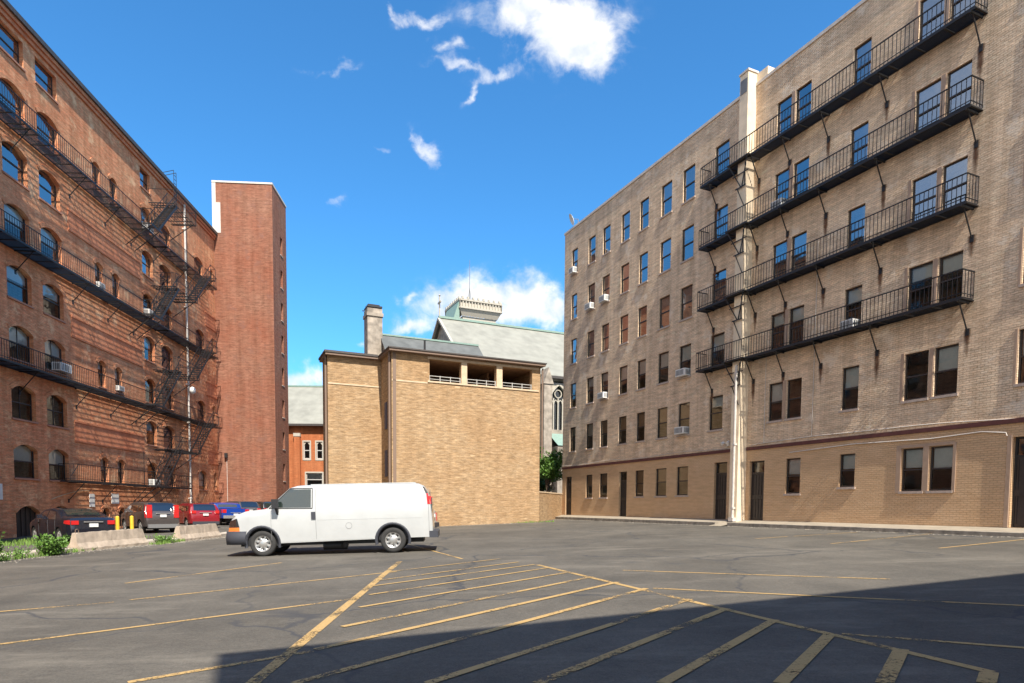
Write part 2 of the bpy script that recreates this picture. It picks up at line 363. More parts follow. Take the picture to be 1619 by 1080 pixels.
M['paint_worn'] = paint_mat('faded yellow paint', (.50, .36, .15), 1.0)

def frange(a, b, n): return [a+(b-a)*i/n for i in range(n+1)]
xs = [-600, -300, -150, -80, -50, -38]+frange(-30, 22, 104)+[30, 45, 80, 150, 300, 600]
ys = [-300, -120, -50, -20, -8]+frange(-4, 52, 112)+[60, 80, 120, 200, 400, 900]
gm = MB()
gm.add([(x, y, g(x, y)) for y in ys for x in xs],
       [(j*len(xs)+i, j*len(xs)+i+1, (j+1)*len(xs)+i+1, (j+1)*len(xs)+i) for j in range(len(ys)-1) for i in range(len(xs)-1)], 0, True)
lot = gm.build('parking_lot', M['asphalt']); tag(lot, kind='structure')

def strip(pa, pb, w, name='parking_line', mat='paint', lift=.006):
    w *= .82
    A, B_ = ground_at(*pa), ground_at(*pb); d = (B_-A); d.z = 0; L = d.length; d.normalize(); nrm = Vector((-d.y, d.x, 0))*(w/2)
    n = max(2, int(L/.4)); mb = MB(); vs = []
    for i in range(n+1):
        p = A+d*(L*i/n)
        for s in (-1, 1):
            q = p+nrm*s; vs.append((q.x, q.y, g(q.x, q.y)+lift))
    mb.add(vs, [(2*i+1, 2*i, 2*i+2, 2*i+3) for i in range(n)])
    return mb.build(name, M[mat], lot)
for a, b_ in [((202,1080),(494,1030)),((-30,1023),(568,946)),((-30,970),(180,952.5)),((205,949),(627,904))]: strip(a, b_, .11, 'stall_line')
strip((198,922.5),(445,890), .11, 'stall_line')
for a, b_ in [((420,893),(800,884)),((992,886),(1174,888)),((120,936),(158,933)),((122,941),(160,938)),((560,915),(574,917)),((1510,930),(1538,932)),((1552,935),(1582,936)),((1590,874),(1612,874)),((1210,893),(1245,897)),((1070,880),(1100,883)),((985,902),(905,899)),((480,885),(520,880)),((992,842),(1129,834)),((1103,847),(1230,837)),((560,898),(640,893)),((930,846),(1010,841)),((1380,885),(1560,878)),((1120,912),(1300,921)),((700,868),(800,872)),((1420,842),(1619,836)),((300,905),(420,896))]: strip(a, b_, .10, 'faded_line', 'paint_worn')
for a, b_ in [((985,902),(1407,916)),((1033,930.5),(1640,959)),((1331,1003),(1640,1026.5)),((1313,860),(1483,843)),((1485,867),(1640,851)),((1194,852),(1245,848.5)),((1255,848),(1356,841.5)),((647,861),(731,884))]: strip(a, b_, .10, 'stall_line')
strip((398,1082),(632,888), .16, 'hatch_border'); strip((850,893.5),(1568,1064), .13, 'hatch_border')
HATCH = [((610,905),(790,884),.09),((600,918),(820,889),.09),((590,927),(845,893),.10),((584,941),(868,898),.10),((568,961),(901,905),.11),((541,992),(936,912.5),.13),((499,1028),(977,921),.13),((464,1082),(1022,931),.13),
 ((675,1082),(1091,948),.13),((850,1082),(1149,963),.14),((1047,1082),(1225,981),.14),((1234,1082),(1313,1003),.15),((1398,1082),(1425,1028),.16),((1559,1082),(1564,1064),.16)]
for a, b_, w in HATCH: strip(a, b_, w, 'hatch_line', lift=.010)

# ---------------------------------------------------------------- facade builder (local frame: x to the right along the wall, -y outwards, z up)
def facade(mb, x0, x1, z0, z1, ops, reveal=.22, m=0, y=0.0, ring=None):
    X = sorted(set([round(v, 4) for v in [x0, x1]+[o[0] for o in ops]+[o[1] for o in ops] if x0-1e-6 <= v <= x1+1e-6]))
    Z = sorted(set([round(v, 4) for v in [z0, z1]+[o[2] for o in ops]+[o[3] for o in ops] if z0-1e-6 <= v <= z1+1e-6]))
    idx = {}; vs = []
    def vi(i, k):
        if (i, k) not in idx: idx[(i, k)] = len(vs); vs.append((X[i], y, Z[k]))
        return idx[(i, k)]
    fs = []
    for i in range(len(X)-1):
        for k in range(len(Z)-1):
            cx, cz = (X[i]+X[i+1])/2, (Z[k]+Z[k+1])/2
            if any(o[0] < cx < o[1] and o[2] < cz < o[3] for o in ops): continue
            fs.append((vi(i, k), vi(i+1, k), vi(i+1, k+1), vi(i, k+1)))
    mb.add(vs, fs, m)
    for o in ops:
        a, b, c, d = o[:4]; r = o[4] if len(o) > 4 else 0; sp = d-r; q = y+reveal
        mb.quad((a,y,c),(a,q,c),(a,q,sp),(a,y,sp), m); mb.quad((b,q,c),(b,y,c),(b,y,sp),(b,q,sp), m)
        mb.quad((a,q,c),(a,y,c),(b,y,c),(b,q,c), m)
        if r <= 0: mb.quad((a,y,d),(a,q,d),(b,q,d),(b,y,d), m)
        else:
            w = (b-a)/2; cx = (a+b)/2; R = (w*w+r*r)/(2*r); n = 10
            arc = []
            for i in range(n+1):
                x = a+(b-a)*i/n; arc.append((x, sp-(R-r)+math.sqrt(max(0, R*R-(x-cx)**2))))
            for (xa, za), (xb, zb) in zip(arc[:-1], arc[1:]):
                mb.quad((xa,y,za),(xb,y,zb),(xb,y,d),(xa,y,d), m)
                mb.quad((xa,q,za),(xb,q,zb),(xb,y,zb),(xa,y,za), m)
            if ring is not None:   # arch of header bricks standing a little proud
                th = .22; e = .035
                for (xa, za), (xb, zb) in zip(arc[:-1], arc[1:]):
                    def up(x, z):
                        dx, dz = x-cx, z-(sp-(R-r)); l = math.hypot(dx, dz); return (x+dx/l*th, z+dz/l*th)
                    (ua, va), (ub, vb) = up(xa, za), up(xb, zb)
                    mb.add([(xa,y-e,za),(xb,y-e,zb),(ub,y-e,vb),(ua,y-e,va),(xa,y,za),(xb,y,zb),(ub,y,vb),(ua,y,va)],
                           [(0,1,2,3),(3,2,6,7),(4,5,1,0)], ring)
def shell(mb, x0, x1, y0, y1, z0, z1, m=0, mr=1, roofz=None):
    # side, back and roof faces behind a facade at y0
    mb.quad((x0,y1,z0),(x0,y0,z0),(x0,y0,z1),(x0,y1,z1), m); mb.quad((x1,y0,z0),(x1,y1,z0),(x1,y1,z1),(x1,y0,z1), m)
    mb.quad((x1,y1,z0),(x0,y1,z0),(x0,y1,z1),(x1,y1,z1), m); rz = roofz or z1
    mb.quad((x0,y0,rz),(x1,y0,rz),(x1,y1,rz),(x0,y1,rz), mr)

_wc = {}
def window(parent, x0, x1, z0, z1, mat='frame_dark', gl='glass', blind=0.0, bm='blind', sill='sill', y=.12, bars=1, name='window', sash=.045, mull=0, sill_out=.05):
    w, h = round(x1-x0, 2), round(z1-z0, 2); key = ('f', w, h, mat, bars, mull, sash)
    if key not in _wc:
        f = MB(); t = sash
        f.box(0,t,0,.06,0,h); f.box(w-t,w,0,.06,0,h); f.box(t,w-t,0,.06,0,t*1.3); f.box(t,w-t,0,.06,h-t,h)
        if bars: f.box(t,w-t,-.012,.05,h*.5-t*.55,h*.5+t*.55)
        for k in range(mull):
            xm = w*(k+1)/(mull+1); f.box(xm-.014,xm+.014,.004,.045,t*1.3,h-t)
        _wc[key] = f.build(name, M[mat], link=False)
    o = place(name, _wc[key], parent, (x0, y, z0))
    key = ('g', w, h, gl)
    if key not in _wc:
        f = MB(); f.quad((.03,0,.03),(w-.03,0,.03),(w-.03,0,h*.5),(.03,0,h*.5)); f.quad((.03,-.012,h*.5),(w-.03,-.012,h*.5),(w-.03,-.012,h-.03),(.03,-.012,h-.03))
        _wc[key] = f.build('pane', M[gl], link=False)
    place('pane', _wc[key], o, (0, .035, 0))
    if blind > 0:
        key = ('b', w, h, round(blind, 2), bm)
        if key not in _wc:
            f = MB(); f.box(.05, w-.05, 0, .012, h*(1-blind), h-.05); _wc[key] = f.build('blind', M[bm], link=False)
        place('blind', _wc[key], o, (0, .09, 0))
    if sill:
        key = ('s', w, sill, y, sill_out)
        if key not in _wc:
            f = MB(); f.box(-.06, w+.06, -y-sill_out, -.002, -.09, -.003); _wc[key] = f.build('sill', M[sill], link=False)
        place('sill', _wc[key], o)
    return o
def door(parent, x0, x1, z0, z1, y=.12, mat='door_iron', transom=.5, frame='frame_dark'):
    f = MB(); t = .06
    f.box(x0,x0+t,y,y+.08,z0,z1); f.box(x1-t,x1,y,y+.08,z0,z1); f.box(x0+t,x1-t,y,y+.08,z1-t,z1); f.box(x0+t,x1-t,y,y+.08,z1-transom-t,z1-transom)
    o = f.build('door', M[frame], parent)
    p = MB(); p.box(x0+t,x1-t,y+.02,y+.06,z0+.02,z1-transom-t); n = 5
    for i in range(n): xx = x0+t+.05+(x1-x0-2*t-.1)*i/(n-1); p.box(xx-.012,xx+.012,y,y+.02,z0+.1,z1-transom-.12)
    p.box(x0+t,x1-t,y,y+.02,z0+.95,z0+1.15)
    p.build('door_leaf', M[mat], o)
    q = MB(); q.quad((x0+t,y+.04,z1-transom),(x1-t,y+.04,z1-transom),(x1-t,y+.04,z1-t),(x0+t,y+.04,z1-t)); q.build('transom_pane', M['glass'], o)
    return o
def ac_unit(parent_m, x, z, w, label, y=-.28, h=.36):
    # parent_m: world matrix of the wall frame; the unit sits in the window opening but is a thing of its own
    o = empty('air_conditioner'); o.matrix_world = parent_m @ Matrix.Translation((x, y, z))
    tag(o, label, 'air conditioner', 'window air conditioners')
    f = MB(); f.box(0,w,0,.5,0,h); f.build('casing', M['white_metal'], o)
    q = MB()
    for i in range(6): q.box(.05+i*(w-.1)/6, .05+(i+.55)*(w-.1)/6, -.012, -.001, .05, h-.05)
    for i in range(4): q.box(-.012, -.001, .08+i*.09, .13+i*.09, .06, h-.06); q.box(w+.001, w+.012, .08+i*.09, .13+i*.09, .06, h-.06)
    q.build('grille', M['ac_grille'], o)
    return o
def frame_of(P, az):     # wall frame whose local x runs towards azimuth az
    return Matrix.Translation(P) @ Matrix.Rotation(math.pi/2-R_(az), 4, 'Z')
def thing_at(name, mtx, label, cat, **k):
    o = empty(name); o.matrix_world = mtx; tag(o, label, cat, **k); return o

def balcony_run(parent, x0, x1, z, depth, rail_h=1.0, slats=8, sw=.014, szl=.012,  step=.24, y0=.0, ends=(1, 1), brackets=(), seg=None, br_drop=1.0, gaps=(), lean=False):
    """iron gallery: grating, bearers, posts and rails; -y is outwards"""
    p = MB(); yo = y0-depth
    for i in range(slats):
        yy = y0-.04-(depth-.08)*i/(slats-1); p.box(x0, x1, yy-sw, yy+sw, z+szl, z+.058)
    n = int((x1-x0)/.9)
    for i in range(n+1): xx = x0+(x1-x0)*i/n; p.box(xx-.03, xx+.03, yo, y0, z-.02, z+.01)
    p.box(x0, x1, yo-.012, yo+.012, z-.035, z+.065); p.box(x0, x1, y0-.06, y0-.03, z-.04, z+.04)
    p.build('platform', M['iron'], parent)
    def run(a, b, n):
        r = MB()
        for i in range(n+1):
            t = i/n; px, py = a[0]+(b[0]-a[0])*t, a[1]+(b[1]-a[1])*t
            r.bar((px, py, z+.07), (px, py, z+rail_h), .016)
        for zz in (z+rail_h, z+.16): r.bar((a[0], a[1], zz), (b[0], b[1], zz), .034 if zz > z+.5 else .022)
        r.build('railing', M['iron'], parent)
    xx0 = x0
    for g0, g1 in list(gaps)+[(x1, x1)]:
        if g0 > x1: g0 = x1
        if g0-xx0 > .3: run((xx0, yo), (g0, yo), max(2, int((g0-xx0)/step)))
        xx0 = g1
    if ends[0]: run((x0, y0), (x0, yo), max(2, int(depth/step)))
    if ends[1]: run((x1, yo), (x1, y0), max(2, int(depth/step)))
    for bx in brackets:
        b = MB(); b.box(bx-.025, bx+.025, yo-.03, y0, z-.07, z-.01)
        b.bar((bx, yo+.1, z-.05), (bx, y0-.01, z-br_drop), .034)
        b.box(bx-.05, bx+.06, y0-.03, y0-.001, z-br_drop-.12, z-br_drop+.1)
        b.build('bracket', M['iron'], parent)

# ================================================================= right hand building (grey painted brick)
AZR = -24.3
MB_ = frame_of(Vector((10.914, 29.5, 0)), AZR+180)
right = thing_at('apartment_building', MB_, 'six storey grey painted brick building on the right with black iron galleries and maroon band', 'building')
cols = [(-17.0,-16.3),(-14.83,-14.05),(-13.1,-12.33),(-11.05,-10.27),(-9.2,-8.45),(-7.25,-6.42),(-5.45,-4.6),(-3.07,-2.2),(.72,1.42),(1.72,2.42),(4.4,5.06),(6.92,7.7),(7.97,8.68),(10.5,11.25),(13.4,14.1)]
ops = []; wins = []
for k in range(5):
    z0 = 5.34+2.96*k
    for ci, (a, b_) in enumerate(cols):
        z1 = z0+1.62
        b_ += .07; ops.append((a, b_, z0, z1)); wins.append((ci, k+1, a, b_, z0, z1))
for a, b_, z0, z1 in [(-14.77,-14.03,2.16,3.65),(-13.08,-12.25,2.16,3.66),(-9.21,-8.45,2.18,3.67),(-7.27,-6.38,2.18,3.68),(-5.46,-4.6,2.19,3.69),(1.8,2.5,2.17,3.65),(4.43,5.05,2.38,3.65),(6.97,7.67,2.17,3.66),(7.96,8.66,2.17,3.66),(13.4,14.2,2.17,3.66)]:
    b_ += .06; ops.append((a, b_, z0, z1)); wins.append((99, 0, a, b_, z0, z1))
doors = [(-17.52,-16.68,1.0,3.63),(-10.86,-10.06,1.0,3.67),(-2.59,-1.72,1.0,3.74),(-.27,.6,1.0,3.66),(10.5,12.0,1.0,3.75)]
ops += doors
mb = MB(); facade(mb, -18.0, 22.0, -.5, 20.2, ops, .22); shell(mb, -18.0, 22.0, 0, 14, -.5, 20.2, 0, 1, 19.8)
mb.quad((-18,.25,19.8),(-18,.25,20.2),(22,.25,20.2),(22,.25,19.8), 0)
mb.build('wall', [M['brick_painted'], M['roof_dark']], right)
c = MB(); c.box(-18.05, 22, -.05, .3, 20.2, 20.33); c.box(-18.05, -17.75, .3, 14.05, 20.2, 20.33); c.build('coping', M['stucco'], right)
c = MB()
for a, b_ in ((-18.02, -1.02), (-.48, 22)): c.box(a, b_, -.05, -.003, 4.17, 4.31)
c.build('band', M['maroon'], right)
rw = random.Random(3)
AC_AT = {(0,5),(1,4),(2,4),(6,2),(2,2),(6,1),(8,4),(10,2)}
for ci, k, a, b_, z0, z1 in wins:
    blue = k >= 3
    bl = 0.0 if (ci in (8,9) and k > 3) else rw.choice([0, .35, .5, .5, .52, .3])
    bmn = 'blind'
    if k == 0: bl = rw.choice([.5, .52, .45]); bmn = 'blind_tan' if ci == 99 and a < -4 else 'blind'
    if k == 0 and a in (-9.21,): bl = .9
    if k == 1 and ci in (2,3,4,5,6): bl = .52; bmn = 'blind_tan'
    if blue and rw.random() < .5: bl = 0
    window(right, a, b_, z0, z1, 'frame_dark', 'glass_blue' if blue else 'glass', bl, bmn, 'sill', y=.07)
# beige mullions and jambs of the paired windows
def trim(*bx):
    t_ = MB(); t_.box(*bx); t_.build('window_trim', M['frame_pink'], right)
for k in range(5):
    z0 = 5.34+2.96*k
    for a, b_ in ((1.50, 1.71), (7.78, 7.96)): trim(a+.02, b_-.02, -.02, -.003, z0-.02, z0+1.64)
    trim(6.80, 6.90, -.03, -.003, z0-.05, z0+1.66); trim(10.40, 10.48, -.03, -.003, z0-.05, z0+1.66)
trim(6.78,6.95,-.03,-.003,2.1,3.75); trim(8.74,8.84,-.03,-.003,2.1,3.75); trim(7.74,7.94,-.03,-.003,2.1,3.75); trim(6.78,8.78,-.035,-.003,3.68,3.78)
trim(10.36,10.48,-.05,-.003,1.0,3.82)

for d in doors[:4]: door(right, *d)
door(right, 10.5, 12.0, 1.0, 3.75, transom=.55, frame='black')
# brick buttress with flue rising above the roof, downspout beside it
c = MB(); c.box(-1.0, -.5, -.5, -.002, .8, 20.75); c.box(-.5, .12, .0, .5, 20.34, 20.72); c.build('chimney', M['buttress_paint'], right)
c = MB(); c.box(-1.04, -.46, -.54, .06, 20.752, 20.84); c.build('chimney_cap', M['stucco'], right)
c = MB(); c.box(-.95, -.55, -.515, -.502, 19.9, 20.5, 0); c.build('vent_grille', M['ac_grille'], right)
c = MB(); c.tube((-.66, -.58, .98), (-.66, -.58, 8.0), .06, 10)
for zz in (1.5, 4.4, 7.6): c.box(-.74, -.58, -.65, -.501, zz, zz+.08)
c.box(-.8, -.52, -.70, -.501, .93, 1.1); c.build('downspout', M['pipe_white'], right)
# thin service cable drooping along the band
pts = []
for i in range(60):
    x = -18+i*(34/59); zz = 4.40+.05*math.sin(x*.9)+(.0 if x < 2 else .10*math.sin((x-2)*.55)); pts.append((x, -.03, zz))
for cp, cr in (([p for p in pts if p[0] < -1.1], .012), ([p for p in pts if p[0] > -.45], .016), ([(3.1, -.03, z) for z in (4.5, 7, 10, 12.2)], .014), ([(.55, -.03, z) for z in (4.4, 6, 8.3)], .014),
               ([(2, -.03, 3.9), (5, -.03, 4.0), (8, -.03, 3.93), (9.6, -.03, 4.0), (10.3, -.03, 3.9), (10.33, -.03, 3.8)], .02)):
    c = MB(); c.path(cp, cr, 5); c.build('cable', M['stucco'], right)
# rust stains under the feet of the brackets
def stain_mat():
    m, nt, b = newmat('rust stain'); uv = nt.nodes.new('ShaderNodeTexCoord').outputs['Generated']
    sp = nt.nodes.new('ShaderNodeSeparateXYZ'); nt.links.new(uv, sp.inputs[0])
    def mt(op, a, b_):
        n = nt.nodes.new('ShaderNodeMath'); n.operation = op
        for i, v in enumerate((a, b_)):
            if isinstance(v, (int, float)): n.inputs[i].default_value = v
            else: nt.links.new(v, n.inputs[i])
        return n.outputs[0]
    w = mt('SUBTRACT', 1.0, mt('MULTIPLY', mt('ABSOLUTE', mt('SUBTRACT', sp.outputs[0], .5), 0), 2.0))
    t = mt('MULTIPLY', w, mt('POWER', sp.outputs[2], .6))
    o = nt.nodes.new('ShaderNodeTexCoord').outputs['Object']; nz = noise(nt, o, 5, 6, .7, mapscale=(2, 1, .6))
    a = mt('MULTIPLY', t, mt('ADD', nz, .15)); f = ramp(nt, a, .18, .5)
    b.inputs['Base Color'].default_value = (.13, .06, .03, 1); b.inputs['Roughness'].default_value = .9
    tr = nt.nodes.new('ShaderNodeBsdfTransparent'); mx = nt.nodes.new('ShaderNodeMixShader')
    nt.links.new(f, mx.inputs[0]); nt.links.new(tr.outputs[0], mx.inputs[1]); nt.links.new(b.outputs[0], mx.inputs[2])
    nt.links.new(mx.outputs[0], nt.nodes['Material Output'].inputs[0]); return m
M['rust'] = stain_mat()
BR_R = (-2.9, -.2, 1.5, 3.4, 5.85, 9.0)
def stain(x, ztop, w=.34, h=1.0):
    s = MB(); s.quad((0, 0, 0), (w, 0, 0), (w, 0, h), (0, 0, h)); s.build('rust_stain', M['rust'], right, (x-w/2, -.004, ztop-h))
WHERE = ['lowest', 'second from the bottom', 'third from the bottom', 'topmost']
for k, z in enumerate((8.2, 11.02, 13.82, 16.62)):
    zz = (8.2, 11.13, 14.05, 16.96)[k]
    o = thing_at('iron_gallery', MB_, '%s of the four long black iron galleries on the grey painted building' % WHERE[k], 'fire escape', group='black iron galleries on the grey painted building')
    balcony_run(o, -3.4, 9.13, zz, .6, .9, 9, .014, .012, .15, 0, (1, 1), BR_R, br_drop=.95)
    for bx in BR_R: stain(bx, zz-.85, .3+.12*rw.random(), .8+.7*rw.random())
    j = MB()   # extra braces where the gallery passes the buttress
    j.box(-1.4, -.1, -.78, -.61, zz, zz+.05); j.bar((-1.3, -.74, zz-.02), (-.75, -.53, zz-1.1), .04); j.bar((-.2, -.74, zz-.02), (-.7, -.53, zz-1.1), .04); j.bar((-1.25, -.55, zz-.5), (-.3, -.55, zz-.5), .035)
    j.bar((-1.05, -.56, zz-1.1), (-.42, -.56, zz-1.1), .04); j.bar((-.95, -.56, zz-1.1), (-.5, -.56, zz-2.0), .03); j.bar((-.5, -.55, zz-.1), (-.5, -.55, zz-1.1), .03); j.build('brace', M['iron'], o)
def acr(ci, k, txt): a, b_ = cols[ci]; ac_unit(MB_, a+.06, 5.36+2.96*(k-1), b_-a-.12, txt)
acr(0,5,'white air conditioner in the top row window nearest the far corner')
acr(1,4,'white air conditioner, second column from the far corner, fifth storey, grey painted building')
acr(2,4,'white air conditioner, third column from the far corner, fifth storey, grey painted building')
acr(6,2,'white air conditioner in the third storey window nearest the galleries')
acr(2,2,'small white air conditioner in the third column from the far corner, third storey')
acr(6,1,'white air conditioner in the second storey window just above the maroon band')
acr(8,4,'white air conditioner behind the railing of the third gallery from the bottom')
acr(10,2,'white air conditioner behind the railing of the lowest gallery, single window')
o = thing_at('satellite_dish', MB_ @ Matrix.Translation((-16.4, .1, 20.33)), 'white satellite dish on the parapet near the far corner of the grey painted building', 'satellite dish')
c = MB(); c.tube((0,0,0),(0,0,.35),.025); c.tube((0,0,.35),(-.3,-.2,.45),.02); c.build('mount', M['ac_grille'], o)
c = MB(); n = 16; vs = [(0,.0,0)]; c.lathe_y([(0,0),(.18,.02),(.32,.07),(.38,.11)], (0,0,0), 18); d = c.build('dish', M['white_metal'], o, (-.25,-.25,.42)); d.rotation_euler = (R_(-25), 0, R_(160))
o = thing_at('flood_light', MB_ @ Matrix.Translation((-1.65, 0, 4.55)), 'white twin flood light on the grey painted wall left of the buttress', 'lamp')
c = MB(); c.box(-.07,.07,-.05,-.003,-.08,.08); c.tube((0,-.05,0),(-.16,-.14,.1),.02); c.tube((0,-.05,0),(.14,-.14,.1),.02); c.build('mount', M['white_metal'], o)
for s in (-1, 1):
    c = MB(); c.tube((s*.15,-.14,.11),(s*.19,-.28,.02),.05,10,0,.085); c.build('lamp_head', M['white_metal'], o)
# raised pavement along the wall
def pavement(a, b_, nm):
    p = MB(); n = 24
    for i in range(n):
        u0, u1 = a+(b_-a)*i/n, a+(b_-a)*(i+1)/n
        zi, zo = .99, .875
        p.add([(u0,-.002,zi),(u0,-1.3,zo),(u1,-1.3,zo),(u1,-.002,zi),(u0,-1.3,.4),(u1,-1.3,.4)], [(0,1,2,3),(1,4,5,2)], 0)
        p.add([(u0,-1.31,zo+.005),(u0,-1.31,.4),(u1,-1.31,.4),(u1,-1.31,zo+.005),(u0,-1.16,zo+.02),(u1,-1.16,zo+.02)], [(0,1,2,3),(4,0,3,5)], 1)
    p.quad((a,-.002,.99),(a,-.002,.4),(a,-1.3,.4),(a,-1.3,.875), 1); p.quad((b_,-.002,.4),(b_,-.002,.99),(b_,-1.3,.875),(b_,-1.3,.4), 1)
    o = p.build(nm, [M['concrete_pave'], M['concrete_old']]); o.matrix_world = MB_; tag(o, kind='structure')
pavement(-19.2, -1.0, 'pavement'); pavement(-.2, 22, 'pavement')
p = MB(); p.quad((-1.0,-.002,.985),(-1.0,-1.7,.73),(-.2,-1.7,.73),(-.2,-.002,.985)); o = p.build('pavement_ramp', M['concrete_pave']); o.matrix_world = MB_; tag(o, kind='structure')

# ================================================================= left hand building (red brick, arched windows)
AZL = -4.1
MA = frame_of(Vector((-24.478, 31.795, 0)), AZL)
left = thing_at('loft_building', MA, 'tall red brick loft building on the left with arched windows', 'building')
ops = []; wl = []
for k in range(7):
    z0 = 2.8+2.92*k
    for nm, a, b_ in (('c', -2.5, -.75), ('c', .3, 2.1), ('c', 3.0, 4.75), ('m', 13.8, 15.3), ('v', 16.35, 18.15)):
        ops.append((a, b_, z0, z0+1.68, .3)); wl.append((nm, k, a, b_, z0, z0+1.68))
    if k % 2 == 0:
        for nm, a, b_ in (('n', 7.95, 8.8), ('n', 9.87, 10.72), ('p', 22.5, 24.2), ('q', 25.85, 26.4)):
            ops.append((a, b_, z0, z0+1.6, .24 if nm != 'p' else .32)); wl.append((nm, k, a, b_, z0, z0+1.6))
for a, b_ in ((-2.5, -.75), (.3, 2.1), (3.0, 4.75), (13.8, 15.2)):
    ops.append((a, b_, 23.2, 24.5)); wl.append(('t', 7, a, b_, 23.2, 24.5))
ARCH = [(.3, 2.1, -.35, 1.4, .35), (3.0, 4.75, -.35, 1.4, .35), (7.95, 8.8, .1, 1.3, .3), (9.87, 10.72, .1, 1.3, .3)]
ops += ARCH
mb = MB(); facade(mb, -14, 26.9, -1, 25.1, ops, .3, ring=0); shell(mb, -14, 26.9, 0, 16, -1, 25.1, 0, 1, 24.9)
# flat brick string courses between the floors
for z in (5.05, 10.9, 16.75):
    for a, b_ in ((5.4, 13.4), (24.5, 26.85)):
        mb.box(a, b_, -.022, -.001, z+.1, z+1.1, 2); mb.box(a-.02, b_+.02, -.06, -.001, z, z+.098, 2); mb.box(a-.02, b_+.02, -.06, -.001, z+1.102, z+1.2, 2)
mb.build('wall', [M['brick_red'], M['roof_dark'], M['brick_red_dark']], left)
c = MB(); c.box(-14.1, 26.88, -.12, -.002, 24.75, 24.95, 0); c.box(-14.1, 26.88, -.22, -.002, 24.952, 25.15, 0); c.box(-14.1, 26.88, -.34, .4, 25.152, 25.4, 1)
c.build('cornice', [M['brick_red_dark'], M['roof_dark']], left)
rw = random.Random(11)
for nm, k, a, b_, z0, z1 in wl:
    gl = 'glass_blue' if k >= 5 else 'glass'; bl, bm = 0, 'blind'
    if nm == 'c': bl = [.48, .0, .45, .4, .55, .0, .0][k] if k < 7 else 0; bl = 0 if k == 1 else bl
    elif nm == 'n': bl = rw.choice([0, .5, .3]); bm = 'blind'
    elif nm == 'p': bl = .8; bm = 'blind' if k == 0 else 'curtain'
    elif nm == 'v': bl = rw.choice([.5, .45, .95]); bm = 'curtain'
    elif nm == 'm': bl = rw.choice([0, 0, .4])
    window(left, a, b_, z0, z1, 'frame_dark', gl, bl, bm, 'sill_red', y=.2, mull=1 if (nm == 'c' and k in (1, 2)) else 0, sash=.055 if nm == 'c' else .04, sill_out=.07)
for (a, b_, z0, z1, r) in ARCH:
    p = MB(); p.box(a, b_, .24, .28, z0, z1); n = 5
    for i in range(n+1): xx = a+(b_-a)*i/n; p.box(max(a, xx-.03), min(b_, xx+.03), .20, .238, z0, z1)
    p.build('cellar_door', M['door_iron'], left)
# downspout and conduits
c = MB(); c.tube((20.45, -.16, .5), (20.45, -.16, 24.9), .075, 10)
for z in range(2, 25, 3): c.box(20.35, 20.55, -.25, -.003, z, z+.1)
c.build('downspout', M['pipe_white'], left)
c = MB(); c.path([(3.0+.25*i, -.04, 1.75+.55*math.sin(i/14*math.pi*.5)) for i in range(15)], .022, 6); c.build('conduit', M['tan_paint'], left)

fe = thing_at('fire_escape', MA, 'black iron fire escape with zigzag stairs on the red brick building', 'fire escape')
LV = (2.75, 8.1, 13.95, 19.75)
for li, z in enumerate(LV):
    balcony_run(fe, 3.8 if li == 0 else -5.0, 18.7 if li == 0 else 24.6, z, 1.0, .95, 14, .009, .024, .17, 0, (1, 1), (4.6, 8.0, 11.8, 15.6) if li == 0 else (-2, .9, 5.6, 9.2, 12.3, 15.4, 19.2, 23.4), br_drop=1.05, gaps=((12.3, 13.1), (21.2, 22.1)))
def stair(x0, z0, x1, z1, ya, yb):
    s = MB(); n = int(abs(z1-z0)/.2)
    for y in (ya, yb):
        s.bar((x0, y, z0), (x1, y, z1), .03, .16); s.bar((x0, y, z0+.9), (x1, y, z1+.9), .035)
        s.bar((x0, y, z0+.5), (x1, y, z1+.5), .02)
        for i in range(0, n+1, 2): t = i/n; xx = x0+(x1-x0)*t; zz = z0+(z1-z0)*t; s.bar((xx, y, zz), (xx, y, zz+.9), .022)
    for i in range(1, n):
        t = i/n; xx = x0+(x1-x0)*t; zz = z0+(z1-z0)*t
        for dx in (-.09, -.03, .03, .09): s.bar((xx+dx, ya, zz), (xx+dx, yb, zz), .022, .03)
    s.build('stair', M['iron'], fe)
def landing(x0, x1, z, y0, y1):
    p = MB()
    for i in range(9): yy = y0+(y1-y0)*(i+.5)/9; p.box(x0, x1, yy-.02, yy+.02, z+.03, z+.05)
    for i in range(6): xx = x0+(x1-x0)*i/5; p.box(xx-.018, xx+.018, y0, y1, z-.03, z+.03)
    p.build('landing', M['iron'], fe)
    r = MB()
    for i in range(int((x1-x0)/.24)+1): xx = x0+i*.24; r.bar((xx, y0, z), (xx, y0, z+.95), .018)
    r.bar((x0, y0, z+.95), (x1, y0, z+.95), .035); r.bar((x0, y0, z+.5), (x1, y0, z+.5), .022)
    for xx in (x0, x1): r.bar((xx, y0, z+.95), (xx, y1, z+.95), .03); r.bar((xx, y0, z), (xx, y0, z+.95), .03)
    r.build('railing', M['iron'], fe)
    b = MB()
    for xx in (x0+.3, x1-.3): b.bar((xx, y0+.1, z-.03), (xx, -.02, z-1.2), .045); b.bar((xx, y0, z-.04), (xx, -.02, z-.04), .05)
    b.build('bracket', M['iron'], fe)
